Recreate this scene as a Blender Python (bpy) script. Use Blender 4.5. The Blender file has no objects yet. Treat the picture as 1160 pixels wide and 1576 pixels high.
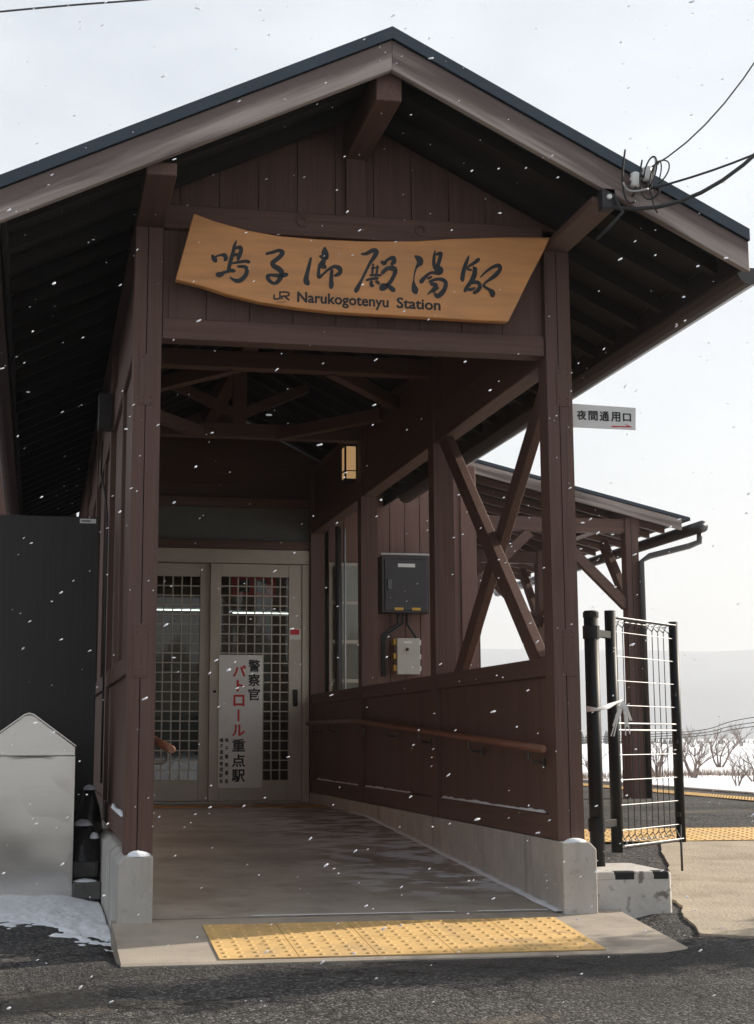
import bpy, bmesh, math, random
from mathutils import Vector, Matrix, noise as mnoise
R = math.radians
rnd = random.Random(7)
sc = bpy.context.scene
COL = sc.collection

# ------------------------------------------------------------------ camera
FPX, PPX, PPY, YAW, PIT = 2335.08, 491.9, 749.4, .183, .164      # in pixels of a 1160x1576 picture
CAM = Vector((-.4948, -6.4982, .8382))
cd = bpy.data.cameras.new('camera'); cam = bpy.data.objects.new('camera', cd); COL.objects.link(cam)
cd.sensor_fit = 'VERTICAL'; cd.sensor_height = 36; cd.sensor_width = 36
cd.lens = FPX / 1576 * 36
cd.shift_x = (580 - PPX) / 1576; cd.shift_y = -(788 - PPY) / 1576
cd.clip_start = .05; cd.clip_end = 20000
cam.location = CAM; cam.rotation_euler = (R(90) + PIT, 0, -YAW)
sc.camera = cam

# ------------------------------------------------------------------ world and sun
SUN_EL = R(27); SUN_AZ = math.atan2(.969, .246)                  # azimuth clockwise from +Y
w = bpy.data.worlds.new('World'); sc.world = w; w.use_nodes = True
nt = w.node_tree; bg = nt.nodes['Background']
sky = nt.nodes.new('ShaderNodeTexSky'); sky.sky_type = 'NISHITA'; sky.sun_disc = False
sky.sun_elevation = SUN_EL; sky.sun_rotation = SUN_AZ
sky.air_density = 1.0; sky.dust_density = 4.0; sky.ozone_density = 1.0
tc = nt.nodes.new('ShaderNodeTexCoord')
mp = nt.nodes.new('ShaderNodeMapping'); mp.inputs['Scale'].default_value = (1, 1, 2.6)
nz = nt.nodes.new('ShaderNodeTexNoise'); nz.inputs['Scale'].default_value = 2.3; nz.inputs['Detail'].default_value = 7; nz.inputs['Roughness'].default_value = .55
cr = nt.nodes.new('ShaderNodeValToRGB'); cr.color_ramp.elements[0].position = .36; cr.color_ramp.elements[1].position = .72
cr.color_ramp.elements[0].color = (.4, .4, .4, 1); cr.color_ramp.elements[1].color = (.95, .95, .95, 1)
mx = nt.nodes.new('ShaderNodeMix'); mx.data_type = 'RGBA'
mx.inputs['B'].default_value = (7.2, 7.6, 8.0, 1)                # thin bright cloud deck
nt.links.new(tc.outputs['Generated'], mp.inputs[0]); nt.links.new(mp.outputs[0], nz.inputs[0])
nt.links.new(nz.outputs[0], cr.inputs[0]); nt.links.new(cr.outputs[0], mx.inputs['Factor'])
nt.links.new(sky.outputs[0], mx.inputs['A']); nt.links.new(mx.outputs['Result'], bg.inputs[0])
bg.inputs[1].default_value = .085
sl = bpy.data.lights.new('sun', 'SUN'); sl.energy = 5.0; sl.angle = R(.6); sl.color = (1, .90, .76)
so = bpy.data.objects.new('sun', sl); COL.objects.link(so)
sd = Vector((math.sin(SUN_AZ) * math.cos(SUN_EL), math.cos(SUN_AZ) * math.cos(SUN_EL), math.sin(SUN_EL)))
so.rotation_euler = (-sd).to_track_quat('-Z', 'Y').to_euler(); so.location = (20, 10, 15)
sc.view_settings.view_transform = 'Standard'; sc.view_settings.look = 'None'
sc.view_settings.gamma = 1; sc.view_settings.use_curve_mapping = False
sc.view_settings.exposure = 0.72
sc.cycles.max_bounces = 8; sc.cycles.transparent_max_bounces = 16

# ------------------------------------------------------------------ pixel -> point
def ray(u, v):
    x = (u - PPX) / FPX; z = -(v - PPY) / FPX; y = 1.
    c, s = math.cos(PIT), math.sin(PIT); y, z = y * c - z * s, y * s + z * c
    c, s = math.cos(YAW), math.sin(YAW); x, y = x * c + y * s, -x * s + y * c
    return Vector((x, y, z))
def atY(u, v, Y): d = ray(u, v); return CAM + d * ((Y - CAM.y) / d.y)
def atX(u, v, X): d = ray(u, v); return CAM + d * ((X - CAM.x) / d.x)
def atZ(u, v, Z): d = ray(u, v); return CAM + d * ((Z - CAM.z) / d.z)

# ------------------------------------------------------------------ materials
def mat(name, col, rough=.6, var=.25, scale=(8, 8, 8), metal=0, bump=.0, bscale=None, detail=6, col2=None, spec=.5, bdist=.01, roty=0.):
    m = bpy.data.materials.new(name); m.use_nodes = True; t = m.node_tree; b = t.nodes['Principled BSDF']
    b.inputs['Roughness'].default_value = rough; b.inputs['Metallic'].default_value = metal
    b.inputs['Specular IOR Level'].default_value = spec
    g = t.nodes.new('ShaderNodeNewGeometry')
    mpn = t.nodes.new('ShaderNodeMapping'); mpn.inputs['Scale'].default_value = scale
    rt = t.nodes.new('ShaderNodeMapping'); rt.inputs['Rotation'].default_value = (0, roty, 0); rt.name = 'grain_turn'; t.links.new(g.outputs['Position'], rt.inputs[0])
    t.links.new(rt.outputs[0], mpn.inputs[0])
    n = t.nodes.new('ShaderNodeTexNoise'); n.inputs['Scale'].default_value = 1; n.inputs['Detail'].default_value = detail; n.inputs['Roughness'].default_value = .62
    t.links.new(mpn.outputs[0], n.inputs[0])
    r = t.nodes.new('ShaderNodeValToRGB'); e = r.color_ramp.elements
    e[0].position = .28; e[1].position = .72
    c2 = col2 or tuple(c * (1 - var) for c in col)
    e[0].color = (*c2, 1); e[1].color = (*[min(1, c * (1 + var * .6)) for c in col], 1)
    t.links.new(n.outputs[0], r.inputs[0]); t.links.new(r.outputs[0], b.inputs['Base Color'])
    m['_ramp'] = r.name
    if bump:
        mp2 = t.nodes.new('ShaderNodeMapping'); mp2.inputs['Scale'].default_value = bscale or scale
        t.links.new(rt.outputs[0], mp2.inputs[0])
        n2 = t.nodes.new('ShaderNodeTexNoise'); n2.inputs['Scale'].default_value = 1; n2.inputs['Detail'].default_value = 5
        t.links.new(mp2.outputs[0], n2.inputs[0])
        bp = t.nodes.new('ShaderNodeBump'); bp.inputs['Strength'].default_value = bump; bp.inputs['Distance'].default_value = bdist
        t.links.new(n2.outputs[0], bp.inputs['Height']); t.links.new(bp.outputs[0], b.inputs['Normal'])
    return m
def overlay(m, col, scale, lo, hi, detail=5, amount=1., rough=None, seed=0., dist=0.):
    """lay a second colour over a material where a noise field is high (stains, frost, wear)"""
    t = m.node_tree; b = t.nodes['Principled BSDF']
    src = b.inputs['Base Color'].links[0].from_socket
    g = t.nodes.new('ShaderNodeNewGeometry'); mpn = t.nodes.new('ShaderNodeMapping')
    mpn.inputs['Scale'].default_value = scale; mpn.inputs['Location'].default_value = (seed, seed * 1.7, seed * .6)
    t.links.new(t.nodes['grain_turn'].outputs[0], mpn.inputs[0])
    n = t.nodes.new('ShaderNodeTexNoise'); n.inputs['Scale'].default_value = 1; n.inputs['Detail'].default_value = detail; n.inputs['Distortion'].default_value = dist
    t.links.new(mpn.outputs[0], n.inputs[0])
    k = t.nodes.new('ShaderNodeMapRange'); k.inputs['From Min'].default_value = lo; k.inputs['From Max'].default_value = hi; k.inputs['To Max'].default_value = amount
    t.links.new(n.outputs[0], k.inputs[0])
    mixn = t.nodes.new('ShaderNodeMix'); mixn.data_type = 'RGBA'; mixn.inputs['B'].default_value = (*col, 1)
    t.links.new(k.outputs[0], mixn.inputs['Factor']); t.links.new(src, mixn.inputs['A'])
    t.links.new(mixn.outputs['Result'], b.inputs['Base Color'])
    return k, mixn
def wood(name, col, axis, var=.28, rough=.62, roty=0.):
    s = [70., 70., 70.]; s[axis] = 2.2
    m = mat(name, col, rough, var, tuple(s), bump=.35, bscale=tuple(v * 1.6 for v in s), bdist=.003, spec=.3, roty=roty)
    s2 = [9., 9., 9.]; s2[axis] = .5
    overlay(m, tuple(c * .62 for c in col), tuple(s2), .5, .72, amount=.6, seed=3)
    s3 = [26., 26., 26.]; s3[axis] = .8
    overlay(m, tuple(c * 1.45 + .01 for c in col), tuple(s3), .6, .78, amount=.4, seed=8)
    s4 = [1.3, 1.3, 1.3]; s4[axis] = .5
    overlay(m, tuple(c * .75 + .02 for c in col), tuple(s4), .45, .7, amount=.55, seed=14)
    s5 = [120., 120., 120.]; s5[axis] = 1.1
    overlay(m, tuple(c * .35 for c in col), tuple(s5), .66, .72, amount=.7, seed=17)
    return m
BROWN = (.126, .071, .057)
M = {}
for i, a in enumerate('xyz'): M['wood' + a] = wood('brown_stained_wood_' + a, BROWN, i)
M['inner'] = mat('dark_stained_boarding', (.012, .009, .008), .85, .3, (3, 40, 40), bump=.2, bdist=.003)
for a, ang in (('grayl', math.atan(.482)), ('grayr', -math.atan(.503)), ('grayc', -math.atan(.237))):
    M[a] = wood('weathered_' + a, (.34, .29, .265), 0, .35, roty=ang)
    overlay(M[a], (.075, .05, .045), (1.1, 6, 14), .48, .62, amount=.75, seed=5)
    overlay(M[a], (.17, .17, .09), (1.6, 2, 7), .6, .78, amount=.4, seed=11)
    if a != 'grayc':      # upper half, under the metal edge, keeps its old brown stain; the lower half has bleached
        kk, mm_ = overlay(M[a], (.10, .07, .064), (2.5, 9, 9), 0, 1, amount=1, seed=4); t = M[a].node_tree
        sp_ = t.nodes.new('ShaderNodeSeparateXYZ'); t.links.new(t.nodes['grain_turn'].outputs[0], sp_.inputs[0])
        nz_ = [l.from_node for l in t.links if l.to_node == kk][0]; a1 = t.nodes.new('ShaderNodeMath'); a1.operation = 'MULTIPLY_ADD'; a1.inputs[1].default_value = .07
        t.links.new(nz_.outputs[0], a1.inputs[0]); t.links.new(sp_.outputs[2], a1.inputs[2])
        zt = -.885 * math.sin(ang) + (3.772 - .054) * math.cos(ang)
        kk.inputs['From Min'].default_value = zt - .075 + .035; kk.inputs['From Max'].default_value = zt - .04 + .035; kk.inputs['To Max'].default_value = .85
        t.links.new(a1.outputs[0], kk.inputs[0])
M['roof'] = mat('dark_blue_roof_metal', (.028, .042, .058), .38, .2, (4, 4, 4), metal=.2)
M['gutter'] = mat('dark_gutter_plastic', (.045, .041, .041), .35, .2, (6, 6, 6))
M['concrete'] = mat('pale_concrete', (.47, .445, .41), .85, .18, (7, 7, 5), bump=.3, bscale=(60, 60, 60), bdist=.004)
overlay(M['concrete'], (.2, .17, .14), (9, 9, 1.2), .55, .75, amount=.6, seed=2)
overlay(M['concrete'], (.24, .21, .18), (30, 30, 30), .6, .75, amount=.5, seed=4)
M['wornwhite'] = mat('chipped_white_paint', (.5, .48, .45), .8, .12, (9, 9, 9), bump=.5, bscale=(40, 40, 40), bdist=.006)
overlay(M['wornwhite'], (.12, .10, .09), (16, 16, 16), .6, .68, amount=.85, seed=5)
M['steel'] = mat('brushed_stainless', (.70, .68, .65), .2, .06, (2, 2, 60), metal=1, bump=.06, bscale=(1.5, 1.5, 2), bdist=.02)
overlay(M['steel'], (.36, .31, .26), (16, 16, 2.5), .64, .8, amount=.35, seed=2)
overlay(M['steel'], (.25, .2, .16), (40, 40, 30), .68, .76, amount=.6, seed=6)
M['blackpanel'] = mat('black_brown_panel', (.028, .024, .023), .55, .3, (50, 50, 1.2))
M['black'] = mat('black_coated_steel', (.008, .008, .009), .5, .2, (12, 12, 12), spec=.3)
M['wire'] = mat('galvanised_wire', (.42, .42, .43), .5, .15, (20, 20, 20), metal=.3)
M['cable'] = mat('black_cable', (.02, .02, .022), .6, .2, (20, 20, 20))
M['alu'] = mat('bronze_aluminium', (.46, .41, .345), .45, .1, (5, 5, 5), metal=.35)
M['white'] = mat('white_enamel', (.72, .72, .7), .4, .06, (6, 6, 6))
M['notice'] = mat('old_white_notice', (.8, .79, .75), .5, .05, (5, 5, 5)); overlay(M['notice'], (.5, .42, .26), (9, 9, 9), .62, .8, amount=.5, seed=3)
M['ink'] = mat('black_ink', (.006, .006, .007), .5, .1, (9, 9, 9))
M['redink'] = mat('red_ink', (.6, .012, .02), .5, .1, (9, 9, 9))
M['brush'] = mat('carved_black_lettering', (.007, .009, .012), .5, .3, (60, 60, 60))
M['rail'] = mat('reddish_handrail', (.16, .062, .034), .4, .2, (20, 4, 20))
M['bracket'] = mat('grey_bracket', (.1, .1, .1), .35, .1, (20, 20, 20), metal=.7)
M['snow'] = mat('snow', (.82, .84, .88), .7, .05, (12, 12, 12), bump=.4, bscale=(70, 70, 70), bdist=.01)
fk = bpy.data.materials.new('snowflake'); fk.use_nodes = True; t = fk.node_tree; t.nodes.remove(t.nodes['Principled BSDF'])
d1 = t.nodes.new('ShaderNodeBsdfDiffuse'); d1.inputs[0].default_value = (.95, .96, 1, 1); d2 = t.nodes.new('ShaderNodeBsdfTranslucent'); d2.inputs[0].default_value = (.95, .96, 1, 1)
ms = t.nodes.new('ShaderNodeMixShader'); ms.inputs[0].default_value = .5
t.links.new(d1.outputs[0], ms.inputs[1]); t.links.new(d2.outputs[0], ms.inputs[2]); t.links.new(ms.outputs[0], t.nodes['Material Output'].inputs[0]); M['flake'] = fk
M['bark'] = mat('bare_twig_bark', (.19, .14, .12), .9, .3, (9, 9, 9))
M['hill'] = mat('wooded_snowy_hill', (.15, .18, .24), .9, .5, (.006, .006, .012), detail=10)
M['wood_dark'] = mat('far_conifer_wood', (.05, .06, .06), .9, .3, (.3, .3, .3))
M['drygrass'] = mat('dry_weeds', (.2, .13, .085), .9, .4, (3, 3, 3))
M['needles'] = mat('conifer_needles', (.05, .075, .035), .7, .4, (9, 9, 9))
M['darkslab'] = mat('damp_dark_concrete', (.1, .095, .09), .7, .3, (12, 12, 12), bump=.5, bscale=(40, 40, 40))
M['transom'] = mat('dim_green_grey_panel', (.10, .10, .085), .5, .15, (6, 6, 6))
M['bag'] = mat('pale_plastic_sheet', (.5, .54, .58), .35, .2, (12, 12, 12), bump=.6, bscale=(25, 25, 25), bdist=.02)
M['blackbag'] = mat('black_plastic', (.02, .02, .022), .3, .2, (9, 9, 9), bump=.5, bscale=(25, 25, 25), bdist=.02)
M['polec'] = mat('pole_concrete', (.33, .32, .3), .85, .15, (6, 6, 2))
M['insul'] = mat('white_porcelain', (.7, .7, .68), .2, .05, (9, 9, 9))
M['boxgray'] = mat('grey_meter_box', (.5, .48, .42), .5, .1, (8, 8, 8))
M['boxdark'] = mat('brown_black_enamel', (.024, .02, .021), .35, .15, (8, 8, 8))
M['yellow'] = mat('yellow_tape', (.62, .36, .04), .5, .2, (20, 20, 20))
M['room'] = mat('room_wall_board', (.34, .25, .18), .7, .2, (12, 12, 2))
M['roomdark'] = mat('room_dark_wood', (.07, .045, .032), .6, .3, (12, 12, 2))
M['redposter'] = mat('red_poster', (.7, .03, .05), .5, .3, (14, 14, 14))
M['bldgwall'] = wood('reddish_board_wall', (.18, .098, .078), 2)
# sign board
sg = mat('pale_cedar_board', (.62, .285, .10), .5, .2, (2.2, 30, 22), bump=.2, bscale=(3, 60, 60), bdist=.003)
overlay(sg, (.32, .15, .06), (1.6, 12, 16), .56, .78, amount=.55, seed=6)
overlay(sg, (.50, .24, .10), (5, 5, 7), .5, .7, amount=.5, seed=1)
M['sign'] = sg
# tactile paving
ty = mat('yellow_tactile_block', (.66, .43, .17), .75, .15, (9, 9, 9), bump=.2, bscale=(120, 120, 120), bdist=.002)
overlay(ty, (.40, .28, .15), (4, 4, 4), .48, .72, amount=.7, seed=2); M['tactile'] = ty
overlay(ty, (.2, .14, .08), (22, 22, 22), .62, .74, amount=.6, seed=9)
M['tactileold'] = mat('worn_orange_tactile', (.55, .27, .07), .7, .3, (9, 9, 9)); overlay(M['tactileold'], (.18, .13, .1), (5, 5, 5), .48, .6, amount=.8)
def asphalt(name, base, chip):
    m = mat(name, base, .9, .3, (6, 6, 6), spec=.3)
    t = m.node_tree; b = t.nodes['Principled BSDF']; src = b.inputs['Base Color'].links[0].from_socket
    g = t.nodes.new('ShaderNodeNewGeometry')
    v = t.nodes.new('ShaderNodeTexVoronoi'); v.inputs['Scale'].default_value = 110
    v2 = t.nodes.new('ShaderNodeTexVoronoi'); v2.inputs['Scale'].default_value = 60
    for q in (v, v2): t.links.new(g.outputs['Position'], q.inputs['Vector'])
    sp = t.nodes.new('ShaderNodeSeparateColor'); t.links.new(v.outputs['Color'], sp.inputs[0])
    k = t.nodes.new('ShaderNodeMapRange'); k.inputs['From Min'].default_value = .62; k.inputs['From Max'].default_value = 1; k.inputs['To Max'].default_value = .8
    t.links.new(sp.outputs[0], k.inputs[0])
    mixn = t.nodes.new('ShaderNodeMix'); mixn.data_type = 'RGBA'; mixn.inputs['B'].default_value = (*chip, 1)
    t.links.new(k.outputs[0], mixn.inputs['Factor']); t.links.new(src, mixn.inputs['A']); t.links.new(mixn.outputs['Result'], b.inputs['Base Color'])
    ad = t.nodes.new('ShaderNodeMath'); ad.operation = 'ADD'; t.links.new(v.outputs['Distance'], ad.inputs[0]); t.links.new(v2.outputs['Distance'], ad.inputs[1])
    bp = t.nodes.new('ShaderNodeBump'); bp.invert = True; bp.inputs['Strength'].default_value = .9; bp.inputs['Distance'].default_value = .008
    t.links.new(ad.outputs[0], bp.inputs['Height']); t.links.new(bp.outputs[0], b.inputs['Normal'])
    return m
M['asphalt'] = asphalt('asphalt', (.038, .036, .036), (.22, .21, .2))
overlay(M['asphalt'], (.17, .14, .10), (.9, 2.2, 1), .56, .7, amount=.5, seed=7)
overlay(M['asphalt'], (.025, .024, .024), (.5, .9, .5), .5, .66, amount=.7, seed=15)
# cracks in the old surface
t = M['asphalt'].node_tree; b = t.nodes['Principled BSDF']; src = b.inputs['Base Color'].links[0].from_socket
g = t.nodes.new('ShaderNodeNewGeometry'); nn = t.nodes.new('ShaderNodeTexNoise'); nn.inputs['Scale'].default_value = 5; nn.inputs['Detail'].default_value = 4
ad = t.nodes.new('ShaderNodeVectorMath'); ad.operation = 'MULTIPLY_ADD'; ad.inputs[1].default_value = (.35, .35, .35)
t.links.new(g.outputs['Position'], nn.inputs[0]); t.links.new(nn.outputs['Color'], ad.inputs[0]); t.links.new(g.outputs['Position'], ad.inputs[2])
vv = t.nodes.new('ShaderNodeTexVoronoi'); vv.feature = 'DISTANCE_TO_EDGE'; vv.inputs['Scale'].default_value = 1.7
t.links.new(ad.outputs[0], vv.inputs['Vector'])
k = t.nodes.new('ShaderNodeMapRange'); k.inputs['From Min'].default_value = .006; k.inputs['From Max'].default_value = .022; k.inputs['To Min'].default_value = .85; k.inputs['To Max'].default_value = 0
t.links.new(vv.outputs['Distance'], k.inputs[0])
mixn = t.nodes.new('ShaderNodeMix'); mixn.data_type = 'RGBA'; mixn.inputs['B'].default_value = (.012, .011, .011, 1)
t.links.new(k.outputs[0], mixn.inputs['Factor']); t.links.new(src, mixn.inputs['A']); t.links.new(mixn.outputs['Result'], b.inputs['Base Color'])
# porch floor: worn concrete with damp patches and wind-blown frost along the right wall
fl = mat('worn_porch_concrete', (.40, .355, .30), .62, .2, (3, 5, 3), bump=.25, bscale=(90, 90, 90), bdist=.003)
overlay(fl, (.16, .13, .10), (1.1, 1.7, 1), .5, .72, amount=.6, seed=4)
overlay(fl, (.22, .185, .15), (7, 7, 7), .5, .7, amount=.6, seed=31, detail=8)
overlay(fl, (.36, .31, .25), (1.3, 3, 1), .56, .72, amount=.5, seed=9)
kf, mf = overlay(fl, (.8, .82, .86), (5, 8, 5), .47, .56, amount=.9, seed=21, detail=10)
t = fl.node_tree; g = t.nodes.new('ShaderNodeNewGeometry'); sx = t.nodes.new('ShaderNodeSeparateXYZ'); t.links.new(g.outputs['Position'], sx.inputs[0])
k1 = t.nodes.new('ShaderNodeMapRange'); k1.inputs['From Min'].default_value = .8; k1.inputs['From Max'].default_value = 1.5; t.links.new(sx.outputs[0], k1.inputs[0])
k2 = t.nodes.new('ShaderNodeMapRange'); k2.inputs['From Min'].default_value = .25; k2.inputs['From Max'].default_value = .9; t.links.new(sx.outputs[1], k2.inputs[0])
m1 = t.nodes.new('ShaderNodeMath'); m1.operation = 'MULTIPLY'; t.links.new(k1.outputs[0], m1.inputs[0]); t.links.new(k2.outputs[0], m1.inputs[1])
m2 = t.nodes.new('ShaderNodeMath'); m2.operation = 'MULTIPLY'; t.links.new(m1.outputs[0], m2.inputs[0]); t.links.new(kf.outputs[0], m2.inputs[1])
t.links.new(m2.outputs[0], mf.inputs['Factor'])
M['floor'] = fl
M['apron'] = mat('apron_concrete', (.36, .31, .255), .8, .2, (3, 5, 3), bump=.4, bscale=(110, 110, 110), bdist=.004)
overlay(M['apron'], (.17, .14, .115), (5, 5, 5), .52, .7, amount=.6, seed=5)
M['pad'] = mat('sandy_concrete', (.37, .31, .235), .9, .2, (5, 5, 5), bump=.7, bscale=(60, 60, 60), bdist=.01)
overlay(M['pad'], (.22, .17, .12), (3, 3, 3), .54, .7, amount=.6, seed=3)
gl = bpy.data.materials.new('window_glass'); gl.use_nodes = True; t = gl.node_tree
for n in list(t.nodes):
    if n.type == 'BSDF_PRINCIPLED': t.nodes.remove(n)
tr = t.nodes.new('ShaderNodeBsdfTransparent'); tr.inputs[0].default_value = (.86, .88, .87, 1); gs = t.nodes.new('ShaderNodeBsdfGlossy'); gs.inputs['Roughness'].default_value = .03
fr = t.nodes.new('ShaderNodeFresnel'); fr.inputs[0].default_value = 1.5; ms = t.nodes.new('ShaderNodeMixShader')
t.links.new(fr.outputs[0], ms.inputs[0]); t.links.new(tr.outputs[0], ms.inputs[1]); t.links.new(gs.outputs[0], ms.inputs[2]); t.links.new(ms.outputs[0], t.nodes['Material Output'].inputs[0])
M['glass'] = gl
def emit(name, col, s):
    m = bpy.data.materials.new(name); m.use_nodes = True; b = m.node_tree.nodes['Principled BSDF']
    b.inputs['Base Color'].default_value = (*col, 1); b.inputs['Emission Color'].default_value = (*col, 1); b.inputs['Emission Strength'].default_value = s
    return m
M['lampglow'] = emit('warm_lamp_paper', (.85, .52, .24), .24)
M['tube'] = emit('fluorescent_tube', (.9, 1, .92), 2.6)

# ------------------------------------------------------------------ mesh helpers
WLOC = {}
def put(o, c, parent):
    base = WLOC[parent.name] if parent else Vector((0, 0, 0))
    o.location = Vector(c) - base; WLOC[o.name] = Vector(c)
    if parent: o.parent = parent
def tag(o, label=None, cat=None, group=None, kind=None):
    if label: o['label'] = label
    if cat: o['category'] = cat
    if group: o['group'] = group
    if kind: o['kind'] = kind
    return o
def empty(name, loc, label, cat, group=None):
    o = bpy.data.objects.new(name, None); COL.objects.link(o); o.empty_display_size = .1
    put(o, loc, None); return tag(o, label, cat, group)
class MB:
    def __init__(s): s.v = []; s.f = []
    def add(s, vs, fs):
        n = len(s.v); s.v += [tuple(v) for v in vs]; s.f += [tuple(i + n for i in f) for f in fs]; return s
    def box(s, x0, x1, y0, y1, z0, z1):
        return s.add([(x, y, z) for z in (z0, z1) for y in (y0, y1) for x in (x0, x1)],
                     [(0, 2, 3, 1), (4, 5, 7, 6), (0, 1, 5, 4), (2, 6, 7, 3), (0, 4, 6, 2), (1, 3, 7, 5)])
    def prism(s, poly, ext):
        """polygon (list of 3D points) swept by the vector ext"""
        n = len(poly); P = [Vector(p) for p in poly]; e = Vector(ext)
        nrm = Vector((0, 0, 0))
        for i in range(n): nrm += P[i].cross(P[(i + 1) % n])
        if nrm.dot(e) > 0: P.reverse()
        vs = P + [p + e for p in P]
        return s.add(vs, [tuple(range(n)), tuple(range(2 * n - 1, n - 1, -1))] + [(i, n + i, n + (i + 1) % n, (i + 1) % n) for i in range(n)])
    def bar(s, p, q, wd, hg, up=(0, 0, 1)):
        p, q = Vector(p), Vector(q); d = (q - p).normalized(); u = Vector(up); sd = d.cross(u).normalized(); u = sd.cross(d)
        a = sd * wd / 2; c = u * hg / 2
        return s.add([p - a - c, p + a - c, p + a + c, p - a + c, q - a - c, q + a - c, q + a + c, q - a + c],
                     [(0, 1, 2, 3), (7, 6, 5, 4), (0, 4, 5, 1), (1, 5, 6, 2), (2, 6, 7, 3), (3, 7, 4, 0)])
    def tube(s, pts, r, n=8, caps=True):
        P = [Vector(p) for p in pts]; rs = r if isinstance(r, (list, tuple)) else [r] * len(P); rings = []
        ref = None
        for i, p in enumerate(P):
            d = (P[min(i + 1, len(P) - 1)] - P[max(i - 1, 0)]).normalized()
            if ref is None: ref = Vector((0, 0, 1)) if abs(d.z) < .9 else Vector((1, 0, 0))
            a = d.cross(ref).normalized(); c = a.cross(d).normalized(); ref = c
            rings.append([p + (a * math.cos(2 * math.pi * k / n) + c * math.sin(2 * math.pi * k / n)) * rs[i] for k in range(n)])
        vs = [v for r_ in rings for v in r_]; fs = []
        for i in range(len(P) - 1):
            for k in range(n): fs.append((i * n + k, (i + 1) * n + k, (i + 1) * n + (k + 1) % n, i * n + (k + 1) % n))
        if caps: fs += [tuple(range(n)), tuple(len(vs) - 1 - k for k in range(n))]
        return s.add(vs, fs)
    def lathe(s, c, prof, n=14):
        c = Vector(c); vs = []; fs = []
        for (r, z) in prof:
            for k in range(n): vs.append(c + Vector((r * math.cos(2 * math.pi * k / n), r * math.sin(2 * math.pi * k / n), z)))
        for i in range(len(prof) - 1):
            for k in range(n): fs.append((i * n + k, i * n + (k + 1) % n, (i + 1) * n + (k + 1) % n, (i + 1) * n + k))
        fs += [tuple(range(n - 1, -1, -1)), tuple((len(prof) - 1) * n + k for k in range(n))]
        return s.add(vs, fs)
    def build(s, name, m, parent=None, bevel=0, smooth=False, label=None, origin=None):
        V = [Vector(v) for v in s.v]
        if origin is None:
            lo = Vector([min(v[i] for v in V) for i in range(3)]); hi = Vector([max(v[i] for v in V) for i in range(3)])
            c = (lo + hi) / 2
            if parent is None: c.z = lo.z
        else: c = Vector(origin)
        me = bpy.data.meshes.new(name); me.from_pydata([v - c for v in V], [], s.f); me.validate()
        if bevel or smooth:
            bm = bmesh.new(); bm.from_mesh(me)
            bmesh.ops.recalc_face_normals(bm, faces=bm.faces[:])
            if bevel: bmesh.ops.bevel(bm, geom=bm.edges[:], offset=bevel, segments=1, affect='EDGES', clamp_overlap=True)
            if smooth:
                for f in bm.faces: f.smooth = True
            bm.to_mesh(me); bm.free()
        me.materials.append(M[m] if isinstance(m, str) else m)
        o = bpy.data.objects.new(name, me); COL.objects.link(o); put(o, c, parent)
        if label: o['label'] = label
        return o
def box(name, m, parent, x0, x1, y0, y1, z0, z1, bevel=.003, label=None):
    return MB().box(x0, x1, y0, y1, z0, z1).build(name, m, parent, bevel, label=label)
def clone(o, loc, parent, rot=None):
    c = o.copy(); COL.objects.link(c); put(c, loc, parent)
    if rot: c.rotation_euler = rot
    return c
def text_mesh(body, size, spread=0., z=0.):
    """glyph outlines of a string as (verts, faces) in the XY plane, thickened by small shifted copies"""
    cu = bpy.data.curves.new('glyph', 'FONT'); cu.body = body; cu.size = size; cu.resolution_u = 3
    o = bpy.data.objects.new('glyph', cu); COL.objects.link(o)
    dg = bpy.context.evaluated_depsgraph_get(); me = bpy.data.meshes.new_from_object(o.evaluated_get(dg))
    vs = [v.co.copy() for v in me.vertices]; fs = [tuple(p.vertices) for p in me.polygons]
    bpy.data.objects.remove(o); bpy.data.curves.remove(cu); bpy.data.meshes.remove(me)
    if not vs: return [], []
    V = []; F = []; sh = [(0, 0)] + ([(math.cos(a) * spread, math.sin(a) * spread) for a in [i * math.pi / 3 for i in range(6)]] if spread else [])
    for i, (dx, dy) in enumerate(sh):
        n = len(V); V += [v + Vector((dx, dy, z + i * .00012)) for v in vs]; F += [tuple(k + n for k in f) for f in fs]
    return V, F
def bounds(V): return min(v.x for v in V), max(v.x for v in V), min(v.y for v in V), max(v.y for v in V)
def glyph_at(mb, ch, cx, cz, wd, hg, Y, spread=.0):
    """one character centred at (cx, cz) on a plane facing -Y"""
    V, F = text_mesh(ch, 1., spread)
    if not V: return
    x0, x1, y0, y1 = bounds(V); sx = wd / max(x1 - x0, .2); sz = hg / max(y1 - y0, .2)
    mb.add([(cx + (v.x - (x0 + x1) / 2) * sx, Y - v.z * 1.0, cz + (v.y - (y0 + y1) / 2) * sz) for v in V], F)

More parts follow.
